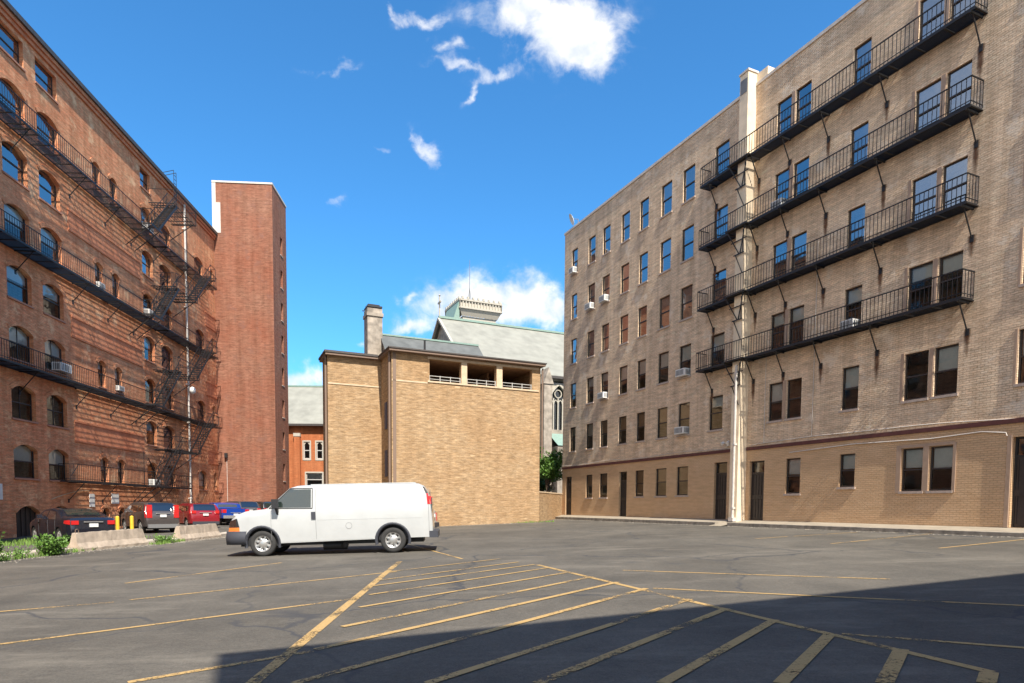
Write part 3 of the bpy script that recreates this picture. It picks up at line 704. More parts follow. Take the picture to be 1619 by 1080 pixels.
for li, z in enumerate(LV):
    top = LV[li+1] if li < 3 else z+5.6
    zm = (z+top)/2
    stair(12.6, z+.06, 15.5, zm+.05, -1.05, -1.7)
    landing(14.9, 18.6, zm, -1.75, -.02)
    # outer end of the galleries widened where the flights meet it
    w = MB()
    for i in range(6): yy = -1.05-.1*i-.06; w.box(11.5, 13.0, yy-.02, yy+.02, z+.04, z+.058)
    w.box(11.48, 11.53, -1.7, -1.0, z-.03, z+.06); w.box(11.5, 13.0, -1.72, -1.68, z-.05, z+.07)
    for xx in (11.5, 12.0, 12.5): w.bar((xx, -1.7, z), (xx, -1.7, z+.95), .02)
    w.bar((11.5, -1.7, z+.95), (12.6, -1.7, z+.95), .035); w.bar((11.5, -1.7, z+.95), (11.5, -1.0, z+.95), .03)
    w.bar((11.7, -1.6, z-.03), (11.7, -.02, z-1.3), .045); w.bar((12.8, -1.6, z-.03), (12.8, -.02, z-1.3), .045)
    w.build('landing', M['iron'], fe)
    if li < 3:
        stair(18.3, zm+.05, 21.4, top+.03, -1.05, -1.7)
        w = MB()
        for i in range(6): yy = -1.05-.1*i-.06; w.box(21.3, 22.4, yy-.02, yy+.02, top+.04, top+.058)
        w.box(22.38, 22.42, -1.7, -1.0, top-.03, top+.06)
        w.bar((22.4, -1.7, top+.95), (22.4, -1.0, top+.95), .03); w.bar((22.4, -1.7, top), (22.4, -1.7, top+.95), .03); w.bar((21.4, -1.7, top+.95), (22.4, -1.7, top+.95), .03)
        w.bar((22.2, -1.6, top-.03), (22.2, -.02, top-1.3), .045); w.build('landing', M['iron'], fe)
l = MB()   # roof ladder
for xx in (17.6, 18.0):
    l.bar((xx, -.62, 22.5), (xx, -.62, 26.1), .03); l.bar((xx, -.62, 26.1), (xx, .2, 25.9), .03)
for i in range(12): l.bar((17.6, -.62, 22.7+i*.28), (18.0, -.62, 22.7+i*.28), .022)
l.build('ladder', M['iron'], fe)
l = MB()   # counterweighted drop stair of the lowest gallery
l.bar((4.0, -.95, 3.7), (3.3, -.95, 3.05), .03); l.bar((11.8, -1.0, 4.6), (13.4, -1.0, 2.9), .04); l.bar((11.2, -1.0, 5.0), (11.2, -1.0, 2.8), .03)
l.build('counterweight', M['iron'], fe)
def acl(x, z, w, txt): ac_unit(MA, x, z, w, txt, y=-.34, h=.44)
acl(3.75, 8.72, .95, 'white air conditioner in an arched window behind the second gallery, red brick building')
acl(14.0, 20.4, .8, 'white air conditioner near the top of the fire escape')
acl(13.9, 14.55, .8, 'white air conditioner behind the stairs halfway up the fire escape')
acl(14.0, 2.85, .9, 'white air conditioner behind the lowest gallery of the fire escape')
ac_unit(MA, 8.05, 14.55, .6, 'small air conditioner in the left narrow window, third gallery', y=-.2, h=.3)
ac_unit(MA, 9.98, 8.75, .6, 'small air conditioner in the right narrow window above the second gallery', y=-.2, h=.3)
def wall_sign(x0, x1, z0, z1, label, mtx=None, rows=3):
    o = thing_at('wall_sign', (mtx or MA) @ Matrix.Translation((x0, 0, z0)), label, 'sign', group='white signs on the red brick wall')
    w, h = x1-x0, z1-z0; c = MB(); c.box(0, w, -.04, -.012, 0, h); c.build('panel', M['white_metal'], o)
    c = MB(); c.box(.04, w-.04, -.012, -.002, .05, h-.05); c.build('mount', M['black'], o)
wall_sign(6.6, 7.12, 1.35, 2.12, 'narrow white upright sign on the red brick wall above the dark saloon')
wall_sign(9.0, 9.85, 1.55, 2.2, 'wide white sign on the red brick wall above the yellow bollards')
wall_sign(-1.15, -.62, 1.7, 2.46, 'white sign at the left edge, left of the arched cellar door')
o = thing_at('wall_lamp', MA @ Matrix.Translation((20.6, -.2, 10.6)), 'white round lamp fixed to the downspout of the red brick building', 'lamp')
c = MB(); c.lathe_y([(0,-.42),(.2,-.4),(.3,-.22),(.22,-.05),(.1,0)], (0,0,0), 16); c.build('shade', M['white_metal'], o)
c = MB(); c.tube((0,0,0),(-.15,.15,.25),.03); c.build('arm', M['pipe_white'], o)

# ---------------------------------------------------------------- brick tower
PT = MA @ Vector((26.9, 0, 0))
MT = frame_of(PT, AZL+90)
tower = thing_at('brick_tower', MT, 'tall narrow reddish brick stair tower beside the loft building', 'tower')
mb = MB(); mb.box(0, 5.05, 0, .3, -1, 29.7, 0); mb.quad((0, 4.4, -1), (0, .3, -1), (0, .3, 29.7), (0, 4.4, 29.7)); mb.quad((5.05, 4.4, -1), (0, 4.4, -1), (0, 4.4, 29.7), (5.05, 4.4, 29.7)); mb.quad((0, .3, 29.6), (5.05, .3, 29.6), (5.05, 4.4, 29.6), (0, 4.4, 29.6), 0)
# right side with its column of slit windows
side = MB(); sops = []
for k in range(9): z0 = 24.6-2.97*k; sops.append((2.35, 3.05, z0, z0+1.6))
facade(side, .302, 4.4, -1, 29.7, sops, .35)
b0 = len(mb.v)
mb.add([(5.05-y, x, z) for x, y, z in side.v], side.f, 0)
mb.build('wall', M['brick_tower'], tower)
for s in sops:
    w = window(tower, 0, s[1]-s[0], 0, s[3]-s[2], 'frame_dark', 'glass', 0, 'blind', 'sill', y=.0, sill_out=.05)
    w.location = (5.05-.22, s[0], s[2]); w.rotation_euler = (0, 0, math.pi/2)
    for ch in w.children:
        if ch.name.startswith('sill'): ch.location = (0, -.22, 0)
c = MB(); c.box(-.1, 5.1, -.06, .3, 29.7, 29.85); c.box(4.8, 5.1, .3, 4.45, 29.7, 29.85); c.build('coping', M['stucco'], tower)
c = MB(); c.box(-.1, .6, -.03, -.002, 25.4, 28.0); c.box(-.1, .22, -.03, -.002, 28.0, 29.7); c.box(-.1, -.002, -.002, 4, 25.4, 29.7); c.build('stucco_panel', M['stucco'], tower)
o = thing_at('security_lamp', MT @ Matrix.Translation((.75, 0, 6.0)), 'small dark lamp low on the brick tower', 'lamp')
c = MB(); c.box(-.12,.12,-.3,-.12,-.25,.15); c.build('housing', M['black'], o); c = MB(); c.box(-.05,.05,-.12,-.003,-.1,.1); c.tube((0,-.02,-.1),(0,-.02,-4.5),.02); c.build('mount', M['pipe_white'], o)

# ================================================================= tan brick building in the middle
AZT = 65.7
MTN = frame_of(Vector((1.645, 40.0, 0)), AZT)
tan = thing_at('terrace_building', MTN, 'windowless tan brick building in the middle with three open terrace bays under its flat roof', 'building')
bays = [(-6.98, -5.1, 8.6, 9.8), (-4.72, -2.9, 8.6, 9.8), (-2.5, -.55, 8.6, 9.8)]
mb = MB(); facade(mb, -9.15, 0, -.5, 10.0, bays, .32)
slits = [(3.2, 4.7), (5.9, 7.4)]
mb.quad((0,0,-.5),(0,14,-.5),(0,14,10.0),(0,0,10.0)); mb.quad((0,14,-.5),(-9.15,14,-.5),(-9.15,14,10.0),(0,14,10.0))
mb.quad((-9.15,2.5,-.5),(-9.15,0,-.5),(-9.15,0,10.0),(-9.15,2.5,10.0))
mb.quad((-12.2,2.5,-.5),(-9.15,2.5,-.5),(-9.15,2.5,10.0),(-12.2,2.5,10.0)); mb.quad((-12.2,4.4,-.5),(-12.2,2.5,-.5),(-12.2,2.5,10.0),(-12.2,4.4,10.0)); mb.quad((-9.15,4.4,-.5),(-12.2,4.4,-.5),(-12.2,4.4,10.0),(-9.15,4.4,10.0)); mb.quad((-9.15,14,-.5),(-9.15,4.4,-.5),(-9.15,4.4,10.0),(-9.15,14,10.0))
mb.build('wall', M['brick_tan'], tan)
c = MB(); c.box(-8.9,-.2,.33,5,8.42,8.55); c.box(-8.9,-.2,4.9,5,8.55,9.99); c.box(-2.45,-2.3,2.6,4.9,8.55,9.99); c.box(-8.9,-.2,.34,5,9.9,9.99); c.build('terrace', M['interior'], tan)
c = MB()
for a, b_, z0, z1 in bays:
    c.box(a, b_, .05, .08, z0+.27, z0+.30); c.box(a, b_, .05, .08, z0+.1, z0+.125)
    for f in (.0, .33, .66, .97): xx = a+(b_-a)*f; c.box(xx, xx+.04, .05, .09, z0, z0+.32)
c.build('railing', M['frame_white'], tan)
c = MB()
for a, b_ in ((-5.1, -4.72), (-2.9, -2.5)): c.box(a+.02, b_-.02, -.03, -.002, 8.5, 9.9)
c.box(-7.1, -.1, -.04, -.002, 9.8, 9.93); c.box(-7.1, -.1, -.05, -.002, 8.5, 8.59)
c.box(-9.13, -7.1, -.02, -.002, 8.42, 8.5); c.box(-12.18, -9.16, 2.47, 2.498, 8.42, 8.5)
c.build('trim', M['tan_paint'], tan)
c = MB(); c.box(-9.35, .2, -.35, 14.2, 10.0, 10.12, 0); c.box(-9.4, .25, -.4, 14.25, 10.122, 10.19, 1)
c.box(-12.35, -9.36, 2.2, 4.6, 10.0, 10.12, 0); c.box(-12.4, -9.41, 2.15, 4.65, 10.122, 10.24, 1)
c.build('roof', [M['fascia'], M['roof_dark']], tan)
for z0, z1 in slits:
    q = MB(); q.box(-9.2,-9.151,1.0,1.5,z0,z1); q.build('slit_window', M['curtain'], tan)
c = MB(); c.tube((-6.9,1.2,10.24),(-6.9,1.2,11.1),.06,8); c.build('roof_vent', M['black'], tan)
c = MB(); c.box(-9.08,-8.9,-.02,-.002,-.4,9.98,0); c.tube((-9.23,.18,0),(-9.23,.18,10.1),.07,8); c.tube((-12.28,2.7,0),(-12.28,2.7,10.1),.07,8); c.build('downspout', M['fascia'], tan)
c = MB(); c.tube((.1,-.12,4.5),(.1,-.12,9.9),.05,8); c.tube((.1,.3,.5),(.1,.3,10.1),.06,8); c.build('drain_pipe', M['fascia'], tan)
# low wall closing the gap to the painted building
P1 = MTN @ Vector((.06, .1, 0)); P2 = MB_ @ Vector((-18.02, .05, 0)); dd = P2-P1
az = math.degrees(math.atan2(dd.x, dd.y)); ML = frame_of(P1, az)
lw = MB(); L = dd.length; lw.box(0, L-.05, 0, .3, 0, 2.42, 0); lw.box(-.02, L-.05, -.03, .33, 2.422, 2.5, 1)
o = lw.build('low_wall', [M['brick_tan'], M['tan_paint']]); o.matrix_world = ML; tag(o, 'low tan wall joining the tan brick building to the painted building', 'wall')

# ================================================================= church behind
church = thing_at('church', MTN @ Matrix.Translation((3.71, 23.24, 0)), 'pale stone church with steep grey green slate roof rising behind the tan building', 'church')
mb = MB()
gw = (8.95, 11.3, 9.4, 14.3)
facade(mb, .3, 40, -1, 15.0, [gw], .5)
mb.quad((.3,16,-1),(.3,0,-1),(.3,0,15.0),(.3,16,15.0)); mb.add([(.3,0,15.0),(.3,16,15.0),(.3,8,21.2)], [(1,0,2)])
mb.quad((40,16,-1),(.3,16,-1),(.3,16,15),(40,16,15))
mb.build('wall', M['stone'], church)
r = MB(); r.add([(-.1,-.35,14.75),(40,-.35,14.75),(40,8,21.4),(-.1,8,21.4),(-.1,16.35,14.75),(40,16.35,14.75),(-.1,-.35,14.6),(40,-.35,14.6),(-.1,8,21.2)], [(0,1,2,3),(3,2,5,4),(6,7,1,0)], 0)
r.bar((-.1,-.35,14.68),(-.1,8,21.33),.25,.2,1); r.bar((-.1,16.35,14.68),(-.1,8,21.33),.25,.2,1); r.build('roof', [M['slate'], M['stone_trim']], church)
c = MB(); c.box(-.1, 40, 7.85, 8.15, 21.402, 21.62); c.build('ridge_cap', M['copper'], church)
c = MB(); c.box(.1, .29, 3.5, 12.5, 14.0, 17.0); c.build('gable_louvre', M['slate_dark'], church)
c = MB(); c.box(.3, 40, -.5, -.36, 14.45, 14.7); c.build('gutter', M['roof_dark'], church)
# pointed window with tracery
c = MB(); a, b_, z0, z1 = gw; cx = (a+b_)/2; w = (b_-a)/2
def pointed(cx, w, zs, n=8):
    pts = []
    for i in range(n+1):
        t = (math.pi/3)*i/n; pts.append((cx+w-2*w*(1-math.cos(t)), zs+2*w*math.sin(t)))
    return pts + [(2*cx-x, z) for x, z in reversed(pts[:-1])]
arc = pointed(cx, w*.92, 12.1); 
for (xa, za), (xb, zb) in zip(arc[:-1], arc[1:]):
    c.bar((xa, .1, za), (xb, .1, zb), .3, .18)
for xx in (a+.09, b_-.09): c.bar((xx, .1, z0), (xx, .1, 12.15), .3, .18)
for f in (-.45, 0, .45): c.bar((cx+w*f, .25, z0), (cx+w*f, .25, 12.6), .12, .1)
for f in (-.68, -.22, .22, .68):
    ar = pointed(cx+w*f, w*.21, 12.0, 5)
    for (xa, za), (xb, zb) in zip(ar[:-1], ar[1:]): c.bar((xa, .25, za), (xb, .25, zb), .1, .08)
for k in range(10): t0, t1 = k*math.pi/5, (k+1)*math.pi/5; c.bar((cx+.4*math.cos(t0), .25, 13.05+.4*math.sin(t0)), (cx+.4*math.cos(t1), .25, 13.05+.4*math.sin(t1)), .1, .08)
n = len(arc)
for i in range(n//2):   # stone filling the corners above the pointed head
    for s in (0, 1):
        (xa, za), (xb, zb) = (arc[i], arc[i+1]) if s == 0 else (arc[n-1-i], arc[n-2-i])
        e = b_ if s == 0 else a
        f = [(xa, .02, za), (e, .02, za), (e, .02, zb), (xb, .02, zb)]; c.quad(*(f if s == 0 else f[::-1]))
c.build('tracery', M['stone_trim'], church)
q = MB(); q.quad((a,.4,z0),(b_,.4,z0),(b_,.4,z1),(a,.4,z1)); q.build('stained_glass', M['glass'], church)
c = MB(); c.box(7.6, 8.5, -1.6, -.002, -1, 13.6); c.add([(7.5,-1.7,13.6),(8.6,-1.7,13.6),(8.6,0,13.6),(7.5,0,13.6),(8.05,-1.7,15.2),(8.05,0,15.2)], [(0,1,4),(1,2,5,4),(2,3,5),(3,0,4,5)]); c.box(8.5, 8.95, -.35, -.003, -1, 14.2)
c.build('buttress', M['stone'], church)
c = MB(); c.add([(8.9,-2.2,7.6),(15,-2.2,7.6),(15,-.003,9.0),(8.9,-.003,9.0)], [(0,1,2,3)]); c.build('aisle_roof', M['copper'], church)
c = MB(); c.box(8.9,15,-2.1,-.01,-1,7.55); c.build('aisle_wall', M['stone'], church)
c = MB(); c.box(-.06,.06,7.94,8.06,21.6,23.6); c.box(-.06,.06,7.5,8.5,22.95,23.1); c.lathe_y([(0,-.1),(.12,0),(0,.1)], (0,8,23.75), 10); c.build('finial', M['stone_trim'], church)
# lower hall roof and its flue
hall = thing_at('parish_hall', MTN @ Matrix.Translation((-4.3, 19, .35)), 'lower stone hall with dark slate roof behind the tan building', 'building')
mb = MB(); mb.box(.2, 9.5, .2, 9.8, -1, 12.4); mb.add([(.2,.2,12.4),(.2,9.8,12.4),(.2,5,16.5)], [(1,0,2)]); mb.build('wall', M['stone'], hall)
r = MB(); r.add([(0,-.2,12.1),(9.6,-.2,12.1),(9.6,5,16.7),(0,5,16.7),(0,10.2,12.1),(9.6,10.2,12.1)], [(0,1,2,3),(3,2,5,4)]); r.box(0,9.6,4.9,5.1,16.7,16.85,1); r.build('roof', [M['slate_dark'], M['copper']], hall)
c = MB(); c.box(-1.2,.15,4.6,6.1,-1,18.9,0); c.box(-1.28,.23,4.5,6.2,18.2,18.5,0); c.build('chimney', M['stone'], hall)
c = MB(); c.box(-1.2,.15,4.6,6.1,19.0,19.14); c.box(-1.1,-.05,4.8,5.9,19.12,19.3); 
for x in (-1.35, 0): 
    for y in (4.65, 5.95): c.box(x, x+.1, y, y+.1, 18.9, 19.0)
c.build('chimney_cap', M['black'], hall)
# crossing tower with parapet and mast
ct = thing_at('church_tower', MTN @ Matrix.Translation((10.3, 43.0, 0)) @ Matrix.Diagonal((.80, .80, 1.01, 1)), 'broad stone tower top with pierced parapet behind the church ridge', 'tower')
mb = MB(); mb.box(.5, 6.2, .5, 6.2, -1, 25.4); mb.add([(.3,.3,25.4),(6.4,.3,25.4),(6.4,6.4,25.4),(.3,6.4,25.4),(-.2,-.2,26.2),(6.9,-.2,26.2),(6.9,6.9,26.2),(-.2,6.9,26.2)], [(0,1,5,4),(1,2,6,5),(2,3,7,6),(3,0,4,7)]); mb.build('wall', M['stone_trim'], ct)
c = MB()
for (p, q) in (((-.2,-.2),(6.9,-.2)),((6.9,-.2),(6.9,6.9)),((6.9,6.9),(-.2,6.9)),((-.2,6.9),(-.2,-.2))):
    for zz, hh in ((26.3,.2),(27.25,.22)): c.bar((p[0],p[1],zz),(q[0],q[1],zz),.3,hh)
    for i in range(15): t = i/14; x, y = p[0]+(q[0]-p[0])*t, p[1]+(q[1]-p[1])*t; c.bar((x,y,26.2),(x,y,27.2),.16)
    for i in range(8): t = (i+.5)/8; x, y = p[0]+(q[0]-p[0])*t, p[1]+(q[1]-p[1])*t; c.bar((x,y,27.3),(x,y,27.65),.3)
c.box(-.1,6.8,-.1,-.02,26.2,27.3); c.box(-.1,-.02,-.02,6.8,26.2,27.3); c.build('parapet', M['stone_trim'], ct)
c = MB(); c.add([(-1.3,0,24.6),(-1.3,6,24.6),(-.25,6,27.2),(-.25,0,27.2),(-.2,0,24.6),(-.2,6,24.6)], [(1,0,3,2),(0,4,3),(5,1,2)]); c.build('copper_roof', M['copper'], ct)
c = MB(); c.tube((2.6,3,26.4),(2.6,3,33.2),.07,6,0,.03)
for dx in (-.5, .5): c.tube((2.6+dx,3,26.4),(2.6,3,29.8),.035,5)
c.build('mast', M['ac_grille'], ct)

# ================================================================= orange brick building in the left gap
ob = thing_at('school_building', Matrix.Translation((-34, 80, 0)), 'orange brick building with pointed windows and grey roof seen in the gap beside the tower', 'building')
ow = [(8.45,9.2,7.2,9.3),(10.0,10.75,7.2,9.3),(11.55,12.3,7.2,9.3),(8.7,10.7,3.9,5.5),(5.6,6.3,7.2,9.3),(11.6,13.2,3.9,5.5)]
mb = MB(); facade(mb, 0, 22, -1, 11.5, ow, .2); shell(mb, 0, 22, 0, 12, -1, 11.5, 0, 1); mb.build('wall', [M['brick_orange'], M['roof_dark']], ob)
for bx in (7.4, 13.6): c = MB(); c.box(bx, bx+.7, -.45, -.002, -1, 9.9); c.build('buttress', M['brick_orange'], ob)
c = MB(); c.box(7.35, 8.15, -.5, -.002, 9.9, 10.3)
c.build('stone_trim', M['stone_trim'], ob)
for a, b_, z0, z1 in ow:
    c = MB(); c.box(a-.15,a,-.04,-.002,z0-.15,z1+.15); c.box(b_,b_+.15,-.04,-.002,z0-.15,z1+.15); c.box(a,b_,-.05,-.002,z0-.17,z0); c.box(a,b_,-.05,-.002,z1,z1+.17)
    c.build('stone_trim', M['stone_trim'], ob)
for i, (a, b_, z0, z1) in enumerate(ow):
    window(ob, a, b_, z0, z1, 'frame_white', 'glass', .45 if z1 < 6 else 0, 'blind', None, y=.1, sash=.09)
    if z1 > 6:
        c = MB(); cx = (a+b_)/2; w = (b_-a)/2; ar = pointed(cx, w*.95, z1-2*w*.9)
        for j in range(len(ar)//2):
            for s in (0, 1):
                (xa, za), (xb, zb) = (ar[j], ar[j+1]) if s == 0 else (ar[-1-j], ar[-2-j])
                e = b_ if s == 0 else a; f = [(xa,.05,za),(e,.05,za),(e,.05,zb),(xb,.05,zb)]; c.quad(*(f if s == 0 else f[::-1]))
        c.build('window_head', M['stone_trim'], ob)
c = MB(); c.add([(-1,-.7,11.3),(23,-.7,11.3),(23,6,17.0),(-1,6,17.0),(23,12.7,11.3),(-1,12.7,11.3)], [(0,1,2,3),(3,2,4,5)], 0); c.box(-1,23,-.75,-.6,11.15,11.4,1); c.box(-1,23,5.9,6.1,17,17.2,2); c.build('roof', [M['slate'], M['roof_dark'], M['copper']], ob)

# ================================================================= buildings outside the frame whose shade falls into it
def off_frame(P, az, w, dep, h, label):
    mt = frame_of(P, az); o = thing_at('neighbouring_building', mt, label, 'building')
    ops = [(2+3.2*i, 3.2+3.2*i, 1.2+3*k, 2.9+3*k) for i in range(int((w-3)/3.2)) for k in range(int((h-3)/3))]
    # the facade turned towards the lot
    m_ = MB(); facade(m_, 0, w, -1, h, ops, .2); shell(m_, 0, w, 0, dep, -1, h, 0, 1); m_.build('wall', [M['brick_red'], M['roof_dark']], o)
    for a, b_, z0, z1 in ops: window(o, a, b_, z0, z1, y=.1)
    c = MB(); c.box(-.1,w+.1,-.1,dep+.1,h+.002,h+.3); c.build('cornice', M['roof_dark'], o)
# behind the camera: its roof edge throws the foreground shadow
HB = 12.7; te = math.tan(SUN_EL); sh = Vector((math.sin(SUN_A), -math.cos(SUN_A), 0))
G1 = ground_at(361, 1036); G2 = ground_at(1619, 908)
E1 = G1+sh*((HB+.3-G1.z)/te); E2 = G2+sh*((HB+.3-G2.z)/te)
d12 = (E2-E1); d12.z = 0; az12 = math.degrees(math.atan2(d12.x, d12.y))
# facade looks back north over the lot, so its local x runs from E2 side to E1
Lb = 19.5; u12 = d12.normalized(); far = Vector((E1.x, E1.y, 0))+u12*Lb
off_frame(far, az12+180, Lb, 11, HB, 'brick building behind the viewpoint, outside the picture, shading the foreground')
S1 = MA @ Vector((5.5, 0, 0)); tt = 14.7
P = Vector((S1.x, S1.y, 0))+sh*tt
hh = 11.6+tt*te
mt = Matrix.Translation(P); o = thing_at('neighbouring_building', mt @ Matrix.Rotation(R_(0), 4, 'Z'), 'tall brick building outside the left edge of the picture', 'building')
m_ = MB(); m_.box(-9, 0, -17, 0, -1, hh, 0); m_.build('wall', M['brick_red'], o); c = MB(); c.box(-9.1,.0,-17.1,.0,hh+.002,hh+.3); c.build('cornice', M['roof_dark'], o)
for k in range(int(hh/3.1)-1):
    for j in range(4): m_ = MB(); m_.box(.001, .06, -15+4*j, -13.6+4*j, 1.5+3.1*k, 3.2+3.1*k); m_.build('window', M['curtain'], o)

# ================================================================= vehicles
def carpaint(name, col, rough=.28, metal=0.0, coat=.6):
    m = plain(name, col, rough, metal, .5, coat=coat); return m
M['white_paint'] = plain('white van paint', (.47, .48, .475), .32, 0, .5, var=.05, vs=2.2, coat=.5)
M['seam'] = plain('panel seam', (.12, .12, .12), .7)
M['seam_soft'] = plain('soft panel seam', (.20, .205, .21), .6)
M['sedan_paint'] = carpaint('black car paint', (.012, .014, .022), .2, 0, 1)
M['suv_paint'] = carpaint('grey brown car paint', (.115, .10, .095), .3, .5)
M['red_paint'] = carpaint('red car paint', (.24, .012, .02), .25)
M['blue_paint'] = carpaint('blue truck paint', (.008, .045, .27), .25)
M['dark_paint'] = carpaint('dark car paint', (.03, .028, .026), .25)
M['rubber'] = plain('tyre rubber', (.035, .034, .033), .85, var=.15)
M['rim'] = plain('steel wheel', (.55, .54, .52), .35, .7)
M['bumper'] = plain('dark grey bumper', (.045, .048, .06), .55)
M['lamp_red'] = plain('red tail lamp', (.55, .02, .02), .2, coat=.8)
M['lamp_orange'] = plain('orange marker lamp', (.85, .22, .04), .25, coat=.8)
M['lamp_clear'] = plain('clear lamp', (.6, .6, .6), .15, coat=.8)
M['plate'] = plain('number plate', (.72, .72, .70), .5)
M['car_glass'] = glass('car glass', refl=.10, trans=.0, tint=(.018, .028, .024))
M['car_glass_dark'] = glass('dark car glass', refl=.10, trans=.0, tint=(.012, .014, .016))
M['seat'] = plain('seat fabric', (.16, .15, .14), .9)

def lerp_tab(tab, x):
    if x <= tab[0][0]: return tab[0][1]
    for (a, va), (b, vb) in zip(tab[:-1], tab[1:]):
        if x <= b: t = (x-a)/(b-a) if b > a else 0; return va+(vb-va)*t
    return tab[-1][1]
class Car:
    def __init__(s, L, top, W, sill, wheels, r, belt, tum, arch=.07, rr=.14):
        s.L, s.top, s.W, s.sill, s.wheels, s.r, s.belt, s.tum, s.arch, s.rr = L, top, W, sill, wheels, r, belt, tum, arch, rr
    def zt(s, x): return lerp_tab(s.top, x)
    def zb(s, x):
        z = lerp_tab(s.sill, x)
        for wx in s.wheels:
            R = s.r+s.arch
            if abs(x-wx) < R: z = max(z, s.r+math.sqrt(R*R-(x-wx)**2))
        return z
    def hw(s, x, z):
        w = lerp_tab(s.W, x)
        if z < s.belt: return w*(1-.05*((s.belt*.78-z)/s.belt)**2*2.0)
        return w*(1-.05*((s.belt*.22)/s.belt)**2*2.0)-s.tum*(z-s.belt)
    def zs(s, x): return s.zt(x)-min(s.rr, .6*(s.zt(x)-s.zb(x)))
    def shell(s, mat, parent):
        xs = set([0, s.L]+[p[0] for p in s.top]+[p[0] for p in s.W])
        x = 0
        while x < s.L: xs.add(round(x, 3)); x += .09
        for wx in s.wheels:
            R = s.r+s.arch
            for i in range(13): xs.add(round(wx+R*math.cos(math.pi*i/12), 4))
        xs = sorted(v for v in xs if 0 <= v <= s.L); rows = []
        xs2 = [xs[0]]
        for v in xs[1:]:
            if v-xs2[-1] > .004: xs2.append(v)
        mb = MB(); vs = []
        for x in xs2:
            zb, zt, zs = s.zb(x), s.zt(x), s.zs(x); row = []
            for i in range(9): z = zb+(zs-zb)*i/8; row.append((s.hw(x, z), z))
            h = s.hw(x, zs); R = zt-zs
            for a in (25, 50, 72): row.append((h-R*.9*(1-math.cos(R_(a))), zs+R*math.sin(R_(a))*.97))
            row.append((h*.55, zt+.012)); row.append((0, zt+.02))
            full = [(x, y, z) for y, z in row]+[(x, -y, z) for y, z in reversed(row[:-1])]
            k = len(full); vs += full
        n = len(xs2)
        fs = [(i*k+j, (i+1)*k+j, (i+1)*k+j+1, i*k+j+1) for i in range(n-1) for j in range(k-1)]
        mb.add(vs, fs, 0, True)
        mb.add(vs, [tuple(range(k)), tuple(range((n-1)*k, n*k))[::-1]], 0)
        for i in range(n-1): mb.add([vs[i*k], vs[i*k+k-1], vs[(i+1)*k+k-1], vs[(i+1)*k]], [(0, 1, 2, 3)], 1)
        o = mb.build('body', [mat, M['black']], parent)
        me = o.data
        try: me.set_sharp_from_angle(angle=R_(38))
        except Exception: pass
        return o
    def side(s, quad, sd, mat, name, parent, off=.006, nx=8, nz=5, mb=None):
        own = mb is None; mb = mb or MB(); vs = []
        for j in range(nz+1):
            for i in range(nx+1):
                u, v = i/nx, j/nz
                x = (quad[0][0]*(1-u)+quad[1][0]*u)*(1-v)+(quad[3][0]*(1-u)+quad[2][0]*u)*v
                z = (quad[0][1]*(1-u)+quad[1][1]*u)*(1-v)+(quad[3][1]*(1-u)+quad[2][1]*u)*v
                vs.append((x, sd*(s.hw(x, z)+off), z))
        fs = [(j*(nx+1)+i, j*(nx+1)+i+1, (j+1)*(nx+1)+i+1, (j+1)*(nx+1)+i) for j in range(nz) for i in range(nx)]
        if sd > 0: fs = [f[::-1] for f in fs]
        mb.add(vs, fs, 0, True)
        if own: return mb.build(name, mat, parent)
    def topq(s, xa, xb, wa, wb, mat, name, parent, off=.012):
        mb = MB(); vs = []; nx, ny = 8, 10
        for i in range(nx+1):
            x = xa+(xb-xa)*i/nx; w = wa+(wb-wa)*i/nx; e = .01
            sl = (s.zt(x+e)-s.zt(x-e))/(2*e); l = math.hypot(1, sl)
            for j in range(ny+1):
                y = -w+2*w*j/ny; h = s.hw(x, s.zs(x)); zc = s.zt(x)+.02-(.012 if abs(y) > h*.55 else .0)-.09*max(0, abs(y)/h-.72)
                vs.append((x-sl/l*off, y, zc+off/l))
        k = ny+1
        mb.add(vs, [(i*k+j, i*k+j+1, (i+1)*k+j+1, (i+1)*k+j) if xb < xa else (i*k+j, (i+1)*k+j, (i+1)*k+j+1, i*k+j+1) for i in range(nx) for j in range(ny)], 0, True)
        return mb.build(name, mat, parent)
    def flares(s, wd, mat, parent):
        for wx in s.wheels:
            R = s.r+s.arch; n = 16
            for sd in (-1, 1):
                mb = MB()
                for i in range(n):
                    vs = []
                    for t in (i/n, (i+1)/n):
                        a = math.pi*(-.08+1.16*t)
                        for rr_, off in ((R-.03, -.05), (R, .012), (R+wd, .012), (R+wd+.005, -.002)):
                            x, z = wx+rr_*math.cos(a), s.r+rr_*math.sin(a); vs.append((x, sd*(s.hw(x, max(z, .3))+off), z))
                    f = [(0,1,5,4),(1,2,6,5),(2,3,7,6)]; mb.add(vs, f if sd > 0 else [q[::-1] for q in f], 0, True)
                mb.build('arch_trim', mat, parent)
_wh = {}
